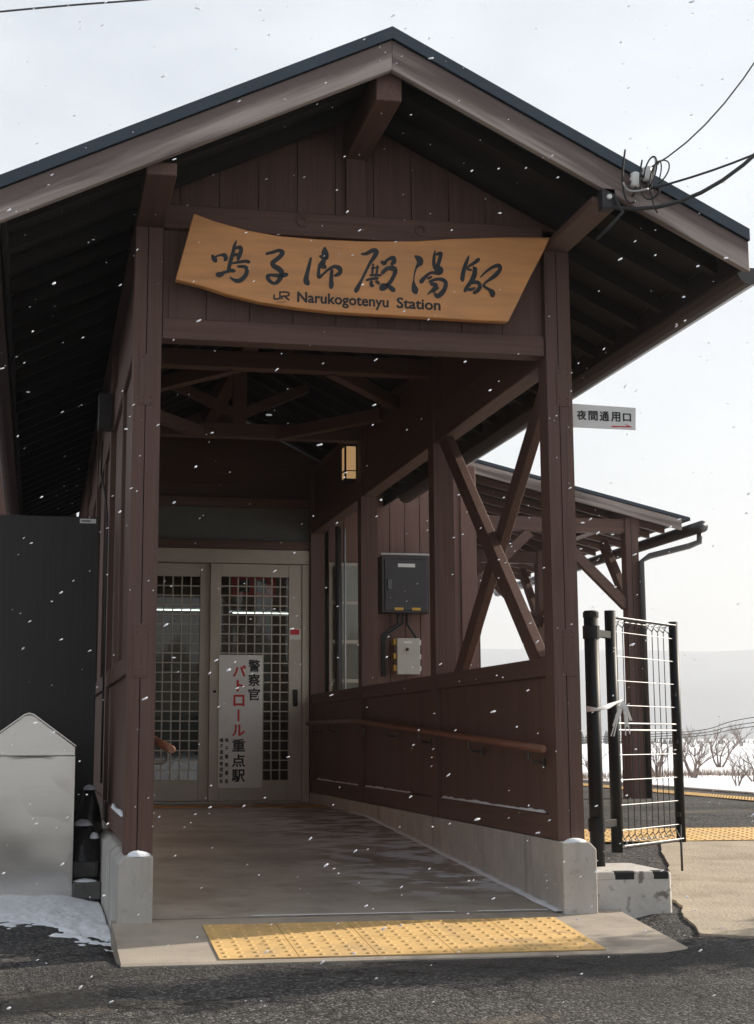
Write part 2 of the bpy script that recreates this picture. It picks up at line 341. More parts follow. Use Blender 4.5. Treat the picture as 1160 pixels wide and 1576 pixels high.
# ------------------------------------------------------------------ setting: ground
def sstep(a, b, x): x = max(0, min(1, (x - a) / (b - a))); return x * x * (3 - 2 * x)
def zr(Y): return max(0., min(.31, .075 + .062 * Y))
def zground(X, Y):
    r = zr(Y); l = .05 * sstep(-1.2, 1.6, Y)
    if X > 1.95: z = r * sstep(1.85, 2.25, X) if X < 2.25 else r
    elif X < -.12: z = l * sstep(-.05, -.4, X) if X > -.4 else l
    else: z = 0
    if -.5 < X < 2.3: z += .017 * sstep(-1.9, -.85, Y) * sstep(-.5, -.2, X) * sstep(2.3, 2.1, X) * (1 if Y < -.5 else 0)
    if -.1 < X < 1.95 and Y > -.6: z = -.03
    return z + .004 * mnoise.noise(Vector((X * 1.3, Y * 1.3, 0)))
def grid(x0, x1, y0, y1, nx, ny, fz):
    mb = MB(); vs = []
    for j in range(ny + 1):
        for i in range(nx + 1):
            X = x0 + (x1 - x0) * i / nx; Y = y0 + (y1 - y0) * j / ny; vs.append((X, Y, fz(X, Y)))
    fs = [(j * (nx + 1) + i, j * (nx + 1) + i + 1, (j + 1) * (nx + 1) + i + 1, (j + 1) * (nx + 1) + i) for j in range(ny) for i in range(nx)]
    return mb.add(vs, fs)
tag(grid(-9, 6.2, -11, 26, 152, 370, zground).build('road', 'asphalt', smooth=True, origin=(0, 0, 0)), kind='structure')
tag(grid(-45, 45, -46, -10.95, 90, 36, lambda X, Y: -.004 - .004 * mnoise.noise(Vector((X, Y, 0)))).build('added_snow_lot', 'snow', smooth=True, origin=(0, -28, 0)), kind='structure')  # unseen snow added behind the camera for reflections in bin and glass
tag(MB().box(6.2, 6.32, -30, 60, -.9, .33).build('platform_edge', 'concrete', origin=(6.26, 15, 0), bevel=.01), kind='structure')
def zfield(X, Y): return -.75 + .22 * mnoise.noise(Vector((X * .06, Y * .06, 3))) + (.05 * mnoise.noise(Vector((X * .5, Y * .5, 1))) if abs(X) < 100 else 0)
mb = MB(); rad = [6, 9, 13, 18, 25, 34, 46, 62, 84, 115, 155, 210, 300, 430, 620, 900, 1500, 3300]; na = 120; vs = [(0, 0, -.8)]; fs = []
for r_ in rad:
    for k_ in range(na):
        a = 2 * math.pi * k_ / na; X = r_ * math.cos(a); Y = r_ * math.sin(a); vs.append((X, Y, zfield(X, Y) if r_ < 500 else -.75))
fs += [(0, 1 + k_, 1 + (k_ + 1) % na) for k_ in range(na)]
for i in range(len(rad) - 1):
    for k_ in range(na): fs.append((1 + i * na + k_, 1 + (i + 1) * na + k_, 1 + (i + 1) * na + (k_ + 1) % na, 1 + i * na + (k_ + 1) % na))
tag(mb.add(vs, fs).build('snow_field', 'snow', smooth=True, origin=(0, 0, 0)), kind='structure')
# far hill: a ridge with depth beyond the field
def hill(name, x0, x1, y0, dep, hgt, seed):
    nx, ny = 200, 24
    def fz(X, Y):
        t_ = (Y - y0) / dep; p = math.sin(math.pi * min(1, max(0, t_))) ** .8
        u = (X - x0) / (x1 - x0); e = sstep(0, .12, u) * sstep(1, .88, u)
        return -1.5 + hgt * p * e * (.86 + .18 * mnoise.noise(Vector((X * .0009, Y * .0009, seed))) + .07 * mnoise.noise(Vector((X * .004, Y * .004, seed))))
    tag(grid(x0, x1, y0, y0 + dep, nx, ny, fz).build(name, 'hill', smooth=True, origin=((x0 + x1) / 2, y0, 0)), kind='structure')
hill('hill', -2200, 4200, 2000, 900, 172, 2.)

# porch floor, apron
CY = 0.0
def zfloor(Y): return .10 + .055 * min(max(Y, 0), 3.82)
mb = MB(); prof = [(-.003, .0985), (1., zfloor(1)), (2., zfloor(2)), (3., zfloor(3)), (3.82, zfloor(4)), (6.35, zfloor(6))]
for (ya, za), (yb, zb) in zip(prof, prof[1:]):
    mb.add([(-.004, ya, za), (1.764, ya, za), (1.764, yb, zb), (-.004, yb, zb)], [(0, 1, 2, 3)])
tag(mb.build('porch_floor', 'floor', origin=(.885, 3, 0)), kind='structure')
APZ = lambda Y: .03 + (.097 - .03) * (Y + .75) / .75
ap = MB().prism([(-.165, -.765, -.05), (-.165, -.765, .022), (-.165, -.75, .03), (-.165, 0, .097), (-.165, 0.0, -.05)], (2.2, 0, 0)).build('apron', 'apron', origin=(.93, -.4, 0))
tag(ap, kind='structure')
# tactile blocks
def dot_tile(name, m, n=5, size=.3, th=.004):
    mb = MB(); h = size / 2 - .0015
    mb.box(-h, h, -h, h, 0, th); sp = size / n
    for i in range(n):
        for j in range(n):
            cx = -size / 2 + sp * (i + .5); cy = -size / 2 + sp * (j + .5)
            mb.lathe((cx, cy, th - .0005), [(.0115, 0), (.0085, .0042), (.006, .0052)], 8)
    me = bpy.data.meshes.new(name); me.from_pydata(mb.v, [], mb.f); me.materials.append(M[m]); return me
tile_me = dot_tile('tactile_block', 'tactile')
def place(me, name, loc, parent, rot=(0, 0, 0)):
    o = bpy.data.objects.new(name, me); COL.objects.link(o); put(o, loc, parent); o.rotation_euler = rot; return o
slope = math.atan(.067 / .75)
for i in range(5):
    for j in range(2):
        Y = -.745 + .15 + .3 * j * math.cos(slope) + .004
        place(tile_me, 'tactile_block', (.195 + .15 + .3 * i, Y, APZ(Y) + .0015), ap, (slope, 0, 0))
# worn guiding blocks before the door
fpad = bpy.data.objects['porch_floor']
bar_me = MB()
bar_me.box(-.147, .147, -.147, .147, 0, .004)
for i in range(5): bar_me.box(-.13, .13, -.147 + .06 * i + .012, -.147 + .06 * i + .04, .0035, .008)
mm = bpy.data.meshes.new('guide_block'); mm.from_pydata(bar_me.v, [], bar_me.f); mm.materials.append(M['tactileold'])
for i in range(6): place(mm, 'guide_block', (.12 + .3 * i, 5.45, zfloor(6) + .001), fpad)
# sandy pad beside the gate and platform strips
poly = [(3.2, 2.26), (2.94, 1.6), (2.68, .95), (2.42, .3), (2.27, -.2), (2.2, -.5), (2.5, -.62), (3.2, -.72), (4.2, -.8), (6.1, -.9), (6.1, 2.26)]
bm = bmesh.new(); top = []
fine = []
for i in range(len(poly)):
    a = Vector((*poly[i], 0)); c = Vector((*poly[(i + 1) % len(poly)], 0)); n_ = max(1, int((c - a).length / .04))
    for k_ in range(n_):
        p = a.lerp(c, k_ / n_); fine.append(p + Vector((mnoise.noise(p * 3) * .03 + mnoise.noise(p * 17) * .008, mnoise.noise(p * 3 + Vector((9, 0, 0))) * .03 + mnoise.noise(p * 17 + Vector((4, 0, 0))) * .008, 0)))
vs_t = [bm.verts.new((p.x, p.y, zr(p.y) + .012)) for p in fine]; vs_b = [bm.verts.new((p.x, p.y, zr(p.y) - .05)) for p in fine]
for i in range(len(fine)): bm.faces.new((vs_t[i], vs_b[i], vs_b[(i + 1) % len(fine)], vs_t[(i + 1) % len(fine)]))
ft = bm.faces.new(vs_t); bmesh.ops.triangulate(bm, faces=[ft]); bmesh.ops.recalc_face_normals(bm, faces=bm.faces[:])
me = bpy.data.meshes.new('concrete_pad'); bm.to_mesh(me); bm.free(); me.materials.append(M['pad'])
pad = bpy.data.objects.new('concrete_pad', me); COL.objects.link(pad); WLOC[pad.name] = Vector((0, 0, 0)); tag(pad, kind='structure')
plat = bpy.data.objects['road']
for i in range(13):
    for j in range(2):
        Y = 2.42 + .3 * j; place(tile_me, 'tactile_block', (2.12 + .3 * i, Y, zr(Y) + .012), plat, (math.atan(.062), 0, 0))
for i in range(46):
    place(tile_me, 'tactile_block', (5.62, -1.2 + .3 * i, zr(-1.2 + .3 * i) + .006), plat)

# ------------------------------------------------------------------ entrance porch
P = empty('entrance_porch', (.885, 0, 0), 'brown timber entrance porch with gabled roof over a concrete ramp', 'porch')
XR0, XR1, XL0, XL1 = 1.77, 1.89, -.12, 0.0
YS = [0, 2.05, 4.1, 6.15]; RX = .885; SLL, SLR = .482, .503; ZA = 3.772
def ztop(X): return ZA - (SLR * (X - RX) if X > RX else SLL * (RX - X))
def post(x0, x1, y0, z0, z1, name='post', kerf=True, wd=.12, parent=None):
    xm = (x0 + x1) / 2 + rnd.uniform(-.008, .008)
    if kerf: poly = [(x0, y0, z0), (xm - .0022, y0, z0), (xm, y0 + .014, z0), (xm + .0022, y0, z0), (x1, y0, z0), (x1, y0 + wd, z0), (x0, y0 + wd, z0)]
    else: poly = [(x0, y0, z0), (x1, y0, z0), (x1, y0 + wd, z0), (x0, y0 + wd, z0)]
    return MB().prism(poly, (0, 0, z1 - z0)).build(name, 'woodz', parent or P)
for i, Y in enumerate(YS):
    post(XR0, XR1, Y, .395, 3.08, kerf=i == 0); post(XL0, XL1, Y, .36 if i == 0 else .395, 3.08, kerf=i == 0)
# steel joint plates with bolt heads on the front posts
for xa, za, zb in ((-.092, 2.27, 2.50), (-.098, 1.09, 1.32), (1.815, 2.34, 2.53), (1.815, 1.11, 1.32)):
    pl = box('joint_plate', 'woodz', P, xa, xa + .062, -.004, .002, za, zb, .001)
    for dx in (.014, .048):
        for dz in (.012, .036, zb - za - .036, zb - za - .012):
            MB().lathe((0, 0, 0), [(.0045, 0), (.003, .003)], 8).build('bolt_head', 'woodz', pl, origin=(0, 0, 0)).matrix_local = Matrix.Translation(Vector((xa + dx, -.004, za + dz)) - WLOC[pl.name]) @ Matrix.Rotation(R(90), 4, 'X')
# concrete footings (plinth walls with chamfered outer edge)
def footing(x0, x1, ch_left, y0, y1, zt):
    zb = -.05; c = .03
    poly = [(x0, y0, zb), (x1, y0, zb), (x1, y0, zt), (x0 + c, y0, zt), (x0, y0, zt - c)] if ch_left else [(x0, y0, zb), (x1, y0, zb), (x1, y0, zt - c), (x1 - c, y0, zt), (x0, y0, zt)]
    return MB().prism(poly, (0, y1 - y0, 0)).build('concrete_footing', 'concrete', P, .004)
footing(1.764, 1.918, False, -.07, 6.15, .392); footing(-.146, -.002, True, -.07, 6.15, .358)
# front lintels
box('lintel', 'woodx', P, .003, 1.767, .012, .11, 2.578, 2.672)
box('lintel', 'woodx', P, .003, 1.767, .006, .11, 3.085, 3.195)
for i in range(9):
    a = .004 + i * .1962; box('plank', 'woodz', P, a, a + .1935, .036, .06, 2.674, 3.083, .002)
box('trim', 'woodz', P, .03, .07, .03, .04, 2.674, 3.083, .002)
for u, v in ((465, 341), (647, 355)):
    c = atY(u, v, .006); o = MB().lathe((0, 0, 0), [(.027, 0), (.027, .008), (.014, .011), (.012, .006)], 18).build('bolt_cover', 'woodx', P, origin=(0, 0, 0), smooth=False)
    o.matrix_local = Matrix.Translation(c - WLOC[P.name]) @ Matrix.Rotation(R(90), 4, 'X')
# gable boards up to the roof
nb = 11; x0 = -.10; wdt = (1.87 - x0) / nb
for i in range(nb):
    a = x0 + i * wdt; c = a + wdt - .004
    f = lambda X: ztop(X) - .085
    pts = [(a, .06, 3.198), (c, .06, 3.198), (c, .06, f(c))] + ([(RX, .06, f(RX))] if a < RX < c else []) + [(a, .06, f(a))]
    MB().prism(pts, (0, .022, 0)).build('plank', 'woodz', P)
box('king_post', 'woodz', P, RX - .047, RX + .047, .03, .058, 3.2, 3.5, .002)
# ridge beam and side purlins reaching out under the overhang
box('ridge_beam', 'woody', P, RX - .055, RX + .055, -.64, 6.2, 3.475, 3.608, .004)
for xa, xb in ((XL0 - .002, XL1 + .002), (XR0 - .002, XR1 + .002)):
    f = lambda X: min(ztop(xa), ztop(xb)) - .15
    box('purlin', 'woody', P, xa, xb, -.64, 6.2, 3.082, f(0), .004)
# side walls: beam, boarding, rails, panels
for s, (xa, xb) in (('R', (XR0, XR1)), ('L', (XL0, XL1))):
    for i in range(3):
        ya, yb = YS[i] + .12, YS[i + 1]
        box('wall_beam', 'woody', P, xa + .008, xb - .008, ya, yb, 2.56, 2.74, .004)
        box('upper_panel', 'woodz', P, xa + .03, xb - .03, ya, yb, 2.742, 3.08, .002)
        box('top_rail', 'woody', P, xa + .004, xb - .004, ya, yb, 1.115, 1.2, .004)
        box('lower_panel', 'woodz', P, xa + .022, xb - .022, ya, yb, .505, 1.114, .002)
        box('bottom_rail', 'woody', P, xa + .004, xb - .004, ya, yb, .394, .503, .004)
        if s == 'L':
            box('upper_panel', 'woodz', P, xa + .03, xb - .03, ya, yb, 1.202, 2.558, .002)
            box('window_stile', 'woodz', P, xa + .01, xb - .05, ya + .9, ya + .96, 1.203, 2.557, .003)
# crossed braces in the open bay
bx = (XR0 + XR1) / 2
MB().bar((bx - .012, 1.98, 2.60), (bx - .012, .30, 1.17), .05, .105, (1, 0, 0) if False else (0, 0, 1)).build('cross_brace', 'woodz', P, .003)
MB().bar((bx + .012 + .03, .16, 2.60), (bx + .012 + .03, 1.92, 1.17), .045, .105).build('cross_brace', 'woodz', P, .003)
# tie beams, corner braces, king posts
for Y in YS[1:3]:
    box('tie_beam', 'woodx', P, .003, 1.767, Y + .01, Y + .11, 2.97, 3.07, .004)
    MB().box(RX - .05, RX + .05, Y + .02, Y + .1, 3.072, 3.474).build('king_post', 'woodz', P, .004)
    sy = 1 if Y < 3 else -1
    for sx in (-1, 1):
        MB().bar((RX + sx * .28, Y + .06 + sy * .02, 3.0), (RX + sx * .87, Y + .06 + sy * .85, 3.0), .07, .08).build('corner_brace', 'woodx', P, .003)
        MB().bar((RX + sx * .03, Y + .06, 3.15), (RX + sx * .5, Y + .06, 3.36), .06, .07).build('strut', 'woodx', P, .003)
# roof
R_Y0, R_Y1 = -.715, 6.7; XE_L, XE_R = -.70, 2.445
def slope_pt(X, Y, d): return (X, Y, ztop(X) - d)
for X_e, nm in ((XE_L, 'l'), (XE_R, 'r')):
    n0 = RX; R_Y1 = 9.7 if X_e < RX else 6.7
    q = [slope_pt(n0, R_Y0, 0), slope_pt(X_e, R_Y0, 0), slope_pt(X_e, R_Y0, .052), slope_pt(n0, R_Y0, .052)]
    MB().prism(q, (0, R_Y1 - R_Y0, 0)).build('roof_sheet', 'roof', P)
    X_i = X_e + (.03 if X_e < RX else -.03)
    # sheathing boards seen from below, one per course
    nbd = 14
    for i in range(nbd):
        a = RX + (X_i - RX) * i / nbd; c = RX + (X_i - RX) * (i + .985) / nbd
        q = [slope_pt(a, -.68, .056), slope_pt(c, -.68, .056), slope_pt(c, -.68, .07), slope_pt(a, -.68, .07)]
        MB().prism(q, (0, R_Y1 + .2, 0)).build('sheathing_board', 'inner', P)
    # rafters
    Y = -.45
    q0 = [slope_pt(RX + (.03 if X_e > RX else -.03), 0, .072), slope_pt(X_i, 0, .072), slope_pt(X_i, 0, .135), slope_pt(RX + (.03 if X_e > RX else -.03), 0, .135)]
    first = None
    while Y < (9.5 if X_e < RX else 6.1):
        if abs(Y) > .12:
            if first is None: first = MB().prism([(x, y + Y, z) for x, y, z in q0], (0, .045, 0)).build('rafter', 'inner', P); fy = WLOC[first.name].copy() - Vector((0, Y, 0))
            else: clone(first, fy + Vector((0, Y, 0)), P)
        Y += .303
    # bargeboard
    q = [slope_pt(RX, -.70, .054), slope_pt(X_e, -.70, .054), slope_pt(X_e, -.70, .186), slope_pt(RX, -.70, .186)]
    MB().prism(q, (0, .035, 0)).build('bargeboard', 'grayr' if X_e > RX else 'grayl', P, .003)
    # eave fascia and half-round gutter
    sx = 1 if X_e > RX else -1; ze = ztop(X_e)
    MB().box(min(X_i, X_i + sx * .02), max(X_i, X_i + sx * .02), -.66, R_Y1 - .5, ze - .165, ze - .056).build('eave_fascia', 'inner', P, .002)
    gx = X_e + sx * .053; gz = ze - (.137 if sx > 0 else .115); arc = []
    for k_ in range(9):
        a = math.pi + math.pi * k_ / 8; arc.append((gx + .07 * math.cos(a), gz + .075 * math.sin(a)))
    arc += [(x * .92 + gx * .08, z * .92 + gz * .08) for x, z in reversed(arc)]
    MB().prism([(x, -.6, z) for x, z in arc], (0, R_Y1 - .4, 0)).build('gutter', 'gutter', P)
    for ya in (-.605, R_Y1 - 1.0): MB().prism([(x, ya, z) for x, z in arc[:9]], (0, .006, 0)).build('gutter_end', 'gutter', P)
for u, v in ((584, 73), (584, 94), (610, 98)):
    c = atY(u, v, -.701); MB().lathe((c.x, c.y, c.z), [(.004, -.004), (.004, .004)], 8).build('screw_head', 'wire', P)
# handrails
def handrail(X, sx):
    pts = [(X, 5.9, .955), (X, 3.95, .955), (X, 3.7, .945), (X, -.02, .79)]
    h = MB().tube(pts, .018, 12).build('handrail', 'rail', P, smooth=True)
    MB().lathe((0, 0, 0), [(.018, 0), (.014, .008)], 12).build('end_cap', 'rail', h, origin=(0, 0, 0)).matrix_local = Matrix.Translation(Vector((X, -.02, .79)) - WLOC[h.name]) @ Matrix.Rotation(R(90), 4, 'X')
    for Y in (5.75, 5.0, 4.05, 3.05, 2.2, 1.15, .18):
        z = .955 if Y > 3.9 else .945 - (3.7 - Y) * .0417
        wx = X + sx * .075
        MB().tube([(X, Y, z - .016), (X, Y, z - .05), (X + sx * .02, Y, z - .066), (wx, Y, z - .07)], .0065, 8).tube([(wx - sx * .008, Y, z - .07), (wx, Y, z - .07)], .022, 12).build('rail_bracket', 'bracket', h, smooth=False)
handrail(1.70, 1); handrail(.07, -1)
# snow lodged on the panel ledges and footings
def snow_strip(pts, wd, hg, parent=None):
    mb = MB(); n = len(pts); vs = []; fs = []
    for i, p in enumerate(pts):
        k_ = .35 + .65 * abs(mnoise.noise(Vector(p) * 9)) * 1.6; k_ = min(k_, 1.2) * (0.15 if i in (0, n - 1) else 1)
        vs += [(p[0] - wd / 2, p[1], p[2]), (p[0] - wd * .3, p[1], p[2] + hg * k_), (p[0] + wd * .3, p[1], p[2] + hg * k_), (p[0] + wd / 2, p[1], p[2])]
    for i in range(n - 1):
        for k_ in range(3): fs.append((i * 4 + k_, i * 4 + k_ + 1, i * 4 + 5 + k_, i * 4 + 4 + k_))
    return mb.add(vs, fs)
sn = MB()
for ya, yb in ((.2, 2.0), (2.75, 4.05), (4.3, 5.9)):
    n_ = 40; g_ = snow_strip([(1.784, ya + (yb - ya) * i / n_, .5045) for i in range(n_ + 1)], .018, .014); sn.add(g_.v, g_.f)
g_ = snow_strip([(-.113, .2 + .9 * i / 30, .5045) for i in range(31)], .02, .02); sn.add(g_.v, g_.f)
n_ = 80; g_ = snow_strip([(1.752 + .01 * mnoise.noise(Vector((i * .3, 0, 0))), -.05 + 4.5 * i / n_, zfloor(-.05 + 4.5 * i / n_) + .001) for i in range(n_ + 1)], .045, .012); sn.add(g_.v, g_.f)
for xa, xb in ((.42, 1.3), (1.4, 1.72)):
    for i in range(40):
        p_ = [xa + (xb - xa) * (i + k_) / 40 for k_ in (0, 1)]; y_ = [.006 * mnoise.noise(Vector((x * 9, 2, 0))) + .012 for x in p_]; h_ = [.004 + .008 * abs(mnoise.noise(Vector((x * 14, 5, 0)))) for x in p_]
        sn.add([(p_[0], y_[0] - h_[0], .103), (p_[1], y_[1] - h_[1], .103), (p_[1], y_[1] + h_[1], .1045), (p_[0], y_[0] + h_[0], .1045)], [(0, 1, 2, 3)])
def blob(c, rx, ry, rz, seed=0, n=14):
    mb = MB(); prof = 5; vs = []; fs = []
    for i in range(prof):
        t_ = i / (prof - 1) * math.pi / 2
        for k_ in range(n):
            a = 2 * math.pi * k_ / n; q = 1 + .22 * mnoise.noise(Vector((math.cos(a) * 1.3 + seed, math.sin(a) * 1.3, i * .4)))
            vs.append((c[0] + rx * math.cos(t_) * math.cos(a) * q, c[1] + ry * math.cos(t_) * math.sin(a) * q, c[2] + rz * math.sin(t_) * (1 + .2 * mnoise.noise(Vector((a, seed, 2))))))
    for i in range(prof - 1):
        for k_ in range(n): fs.append((i * n + k_, i * n + (k_ + 1) % n, (i + 1) * n + (k_ + 1) % n, (i + 1) * n + k_))
    return mb.add(vs, fs)
for c, rx, ry, rz, s_ in (((-.062, -.045, .357), .05, .028, .022, 1), ((1.828, -.045, .391), .05, .026, .018, 2), ((1.85, -.1, .075), .09, .03, .012, 3), ((1.95, -.06, .06), .06, .05, .02, 5), ((2.02, -.02, .06), .07, .03, .016, 6)):
    g_ = blob(c, rx, ry, rz, s_); sn.add(g_.v, g_.f)
tag(sn.build('lodged_snow', 'snow', smooth=True), 'thin white snow lodged on the panel ledges and concrete footings', 'snow', kind='stuff')

# ------------------------------------------------------------------ name board
SY = -.105
out = [(298, 328), (330, 340), (380, 354), (430, 363), (490, 368), (560, 371), (640, 371), (700, 367), (770, 365), (847, 365), (832, 396), (815, 428), (798, 463), (782, 495), (720, 492), (650, 488), (580, 484), (510, 480), (450, 473), (400, 465), (350, 453), (310, 440), (270, 430), (277, 404), (287, 368)]
nb_ = empty('name_board', atY(560, 480, SY + .03), 'curved amber timber name board with black brush lettering above the porch entrance', 'sign')
bd = MB().prism([atY(u, v, SY) for u, v in out], (0, .045, 0)).build('board', 'sign', nb_, .004)
for c_ in (atY(400, 400, .02), atY(720, 420, .02)):
    box('hanger', 'black', nb_, c_.x - .03, c_.x + .03, SY + .046, .034, c_.z - .02, c_.z + .02, .002)
def ribbon(mb, pts, org, scl, Y, lift):
    P_ = [(org[0] + x / scl, org[1] + y / scl, w_ / scl) for x, y, w_ in pts]; S = []
    n = len(P_)
    for i in range(n - 1):
        a, b_, c_, d_ = P_[max(i - 1, 0)], P_[i], P_[i + 1], P_[min(i + 2, n - 1)]
        for k_ in range(6):
            t_ = k_ / 6
            S.append(tuple(.5 * (2 * b_[j] + (c_[j] - a[j]) * t_ + (2 * a[j] - 5 * b_[j] + 4 * c_[j] - d_[j]) * t_ * t_ + (3 * b_[j] - a[j] - 3 * c_[j] + d_[j]) * t_ ** 3) for j in range(3)))
    S.append(P_[-1]); vs = []; fs = []
    for i, (x, y, w_) in enumerate(S):
        p, q = S[max(i - 1, 0)], S[min(i + 1, len(S) - 1)]; dx, dy = q[0] - p[0], q[1] - p[1]; L_ = math.hypot(dx, dy) or 1
        nx, ny = -dy / L_, dx / L_; w_ = max(w_ * 1.22, .9)
        vs += [atY(x + nx * w_ / 2, y + ny * w_ / 2, Y - lift), atY(x - nx * w_ / 2, y - ny * w_ / 2, Y - lift)]
    for i in range(len(S) - 1): fs.append((2 * i, 2 * i + 1, 2 * i + 3, 2 * i + 2))
    mb.add(vs, fs)
    for e, (x, y, w_) in enumerate((S[0], S[-1])):
        mb.add([atY(x + w_ / 2 * math.cos(k_ * math.pi / 6), y + w_ / 2 * math.sin(k_ * math.pi / 6), Y - lift - .0001 * (e + 1)) for k_ in range(12)], [tuple(range(12))])
SC = 5.273
chars = [((260, 320), [
    [(350, 385, 16), (365, 410, 34), (378, 430, 30)], [(378, 395, 14), (420, 382, 16), (450, 385, 30), (462, 412, 26), (452, 425, 20)],
    [(547, 265, 8), (530, 310, 22), (520, 360, 24), (505, 410, 26), (492, 460, 26), (485, 500, 24), (510, 508, 26), (530, 512, 22)],
    [(530, 330, 14), (575, 320, 28), (585, 345, 26), (570, 385, 30), (560, 415, 24)], [(520, 390, 14), (545, 378, 20), (560, 380, 14)],
    [(510, 450, 12), (560, 440, 20), (620, 432, 22), (650, 438, 22)], [(500, 510, 18), (450, 522, 22), (420, 540, 34), (395, 540, 34)],
    [(560, 475, 16), (610, 475, 22), (632, 495, 26), (625, 540, 28), (590, 580, 30), (555, 592, 28), (520, 580, 18), (495, 560, 8)]]),
    ((260, 320), [[(790, 372, 18), (840, 360, 22), (890, 345, 24), (918, 360, 34), (905, 390, 30), (870, 420, 30), (840, 445, 30), (850, 470, 34), (890, 495, 36), (915, 525, 34), (905, 565, 32), (880, 600, 28), (850, 612, 22), (815, 590, 26), (800, 560, 28), (815, 545, 22), (870, 548, 26), (920, 548, 28), (955, 540, 28)]]),
    ((450, 340), [[(150, 300, 14), (135, 360, 24), (118, 430, 28), (110, 480, 38), (122, 505, 40)], [(262, 220, 20), (262, 255, 44), (265, 295, 44), (235, 290, 24), (222, 285, 14)],
    [(255, 320, 30), (240, 355, 40), (262, 375, 32)], [(225, 350, 24), (213, 400, 20), (215, 455, 26), (245, 435, 16), (290, 395, 18), (340, 370, 24), (380, 385, 34), (388, 415, 28), (365, 435, 26), (340, 445, 14)],
    [(320, 400, 20), (315, 460, 26), (315, 520, 32), (312, 540, 26)]]),
    ((450, 340), [[(560, 268, 14), (600, 265, 24), (650, 240, 30), (680, 250, 34), (665, 290, 30), (630, 340, 22), (595, 410, 18), (560, 480, 18), (530, 540, 30), (515, 568, 32)],
    [(655, 350, 14), (650, 400, 16), (645, 440, 14)], [(690, 365, 14), (685, 410, 16), (675, 445, 16)], [(640, 385, 10), (700, 375, 12)], [(630, 440, 14), (690, 440, 18), (715, 440, 18)],
    [(600, 480, 14), (640, 470, 18), (690, 465, 20)], [(640, 490, 20), (640, 520, 26), (655, 525, 18)], [(680, 490, 20), (700, 505, 22)],
    [(725, 330, 20), (745, 345, 26), (770, 315, 18), (815, 300, 30), (825, 330, 30), (805, 350, 22)],
    [(730, 420, 26), (770, 385, 26), (820, 385, 34), (835, 410, 28), (815, 460, 26), (790, 500, 26), (750, 540, 30), (720, 550, 24), (730, 520, 24), (780, 530, 26), (820, 560, 34)]]),
    ((630, 350), [[(50, 235, 20), (80, 260, 44), (85, 290, 40), (60, 320, 18), (42, 370, 10), (35, 430, 10), (35, 470, 30), (45, 510, 46), (50, 525, 36)],
    [(208, 190, 10), (200, 240, 20), (200, 300, 26), (225, 335, 44), (250, 345, 44), (240, 370, 30), (170, 370, 20), (120, 410, 26), (95, 440, 32)], [(220, 220, 20), (255, 210, 24), (245, 260, 26), (230, 310, 26)],
    [(150, 415, 16), (180, 400, 14)], [(165, 440, 20), (220, 420, 20), (270, 425, 26), (295, 450, 26), (285, 500, 30), (255, 540, 34), (225, 558, 28), (205, 535, 16)],
    [(180, 460, 26), (215, 465, 24), (205, 490, 24), (150, 540, 10)], [(230, 490, 20), (190, 525, 12)]]),
    ((630, 350), [[(482, 230, 10), (460, 290, 26), (440, 350, 28), (430, 410, 30), (430, 430, 24)], [(560, 260, 28), (530, 285, 24), (490, 310, 18), (470, 330, 12)],
    [(520, 320, 14), (530, 350, 30), (525, 390, 34), (500, 440, 30), (470, 480, 26), (450, 515, 24)], [(470, 340, 14), (500, 345, 16)], [(540, 330, 18), (535, 370, 20)],
    [(500, 450, 22), (550, 445, 26), (572, 475, 26), (555, 510, 28), (525, 530, 24)], [(480, 505, 22), (510, 500, 20), (530, 490, 14)],
    [(575, 405, 8), (620, 360, 16), (680, 320, 22), (725, 310, 28), (735, 340, 26), (700, 385, 30), (655, 420, 22), (615, 450, 16), (605, 475, 18), (640, 500, 20), (670, 525, 36), (675, 550, 36)]])]
for org, strokes in chars:
    mb = MB()
    for i, st in enumerate(strokes): ribbon(mb, st, org, SC, SY, .0012 + .00035 * i)
    mb.build('brush_character', 'brush', nb_)
mb = MB()       # railway emblem
for i, st in enumerate([[(853, 705, 11), (853, 737, 11), (880, 738, 11), (899, 732, 11), (899, 700, 11), (899, 681, 11)], [(905, 683, 11), (950, 683, 11), (972, 690, 11), (972, 706, 11), (955, 715, 11), (915, 716, 11)], [(915, 716, 11), (916, 738, 11)], [(938, 718, 12), (972, 746, 12)]]): ribbon(mb, st, (260, 320), SC, SY, .0012 + .0003 * i)
mb.build('emblem', 'ink', nb_)
def text_on_plane(body, u0, v0, u1, v1, hpx, Y, m, name, parent, spread=.02, lift=.0012):
    """a line of type whose baseline runs between two picture points of a plane facing -Y; hpx is the cap height"""
    V, F = text_mesh(body, 1., spread); x0_, x1_, y0_, y1_ = bounds(V)
    a, b_ = atY(u0, v0, Y), atY(u1, v1, Y); L_ = b_ - a
    hz = (atY(u0, v0, Y) - atY(u0, v0 - hpx, Y)).length / .69
    mb = MB().add([(a.x + L_.x * (v.x - x0_) / (x1_ - x0_), Y - lift - v.z * .5, a.z + L_.z * (v.x - x0_) / (x1_ - x0_) + v.y * hz) for v in V], F)
    return mb.build(name, m, parent)
text_on_plane('Narukogotenyu', 457, 464.5, 598, 472.8, 15.5, SY, 'ink', 'lettering', nb_, .03)
text_on_plane('Station', 610, 473.5, 678, 477.5, 15.5, SY, 'ink', 'lettering', nb_, .03)
text_on_plane('EAST', 426, 466.5, 440, 467, 3, SY, 'ink', 'lettering', nb_, 0)

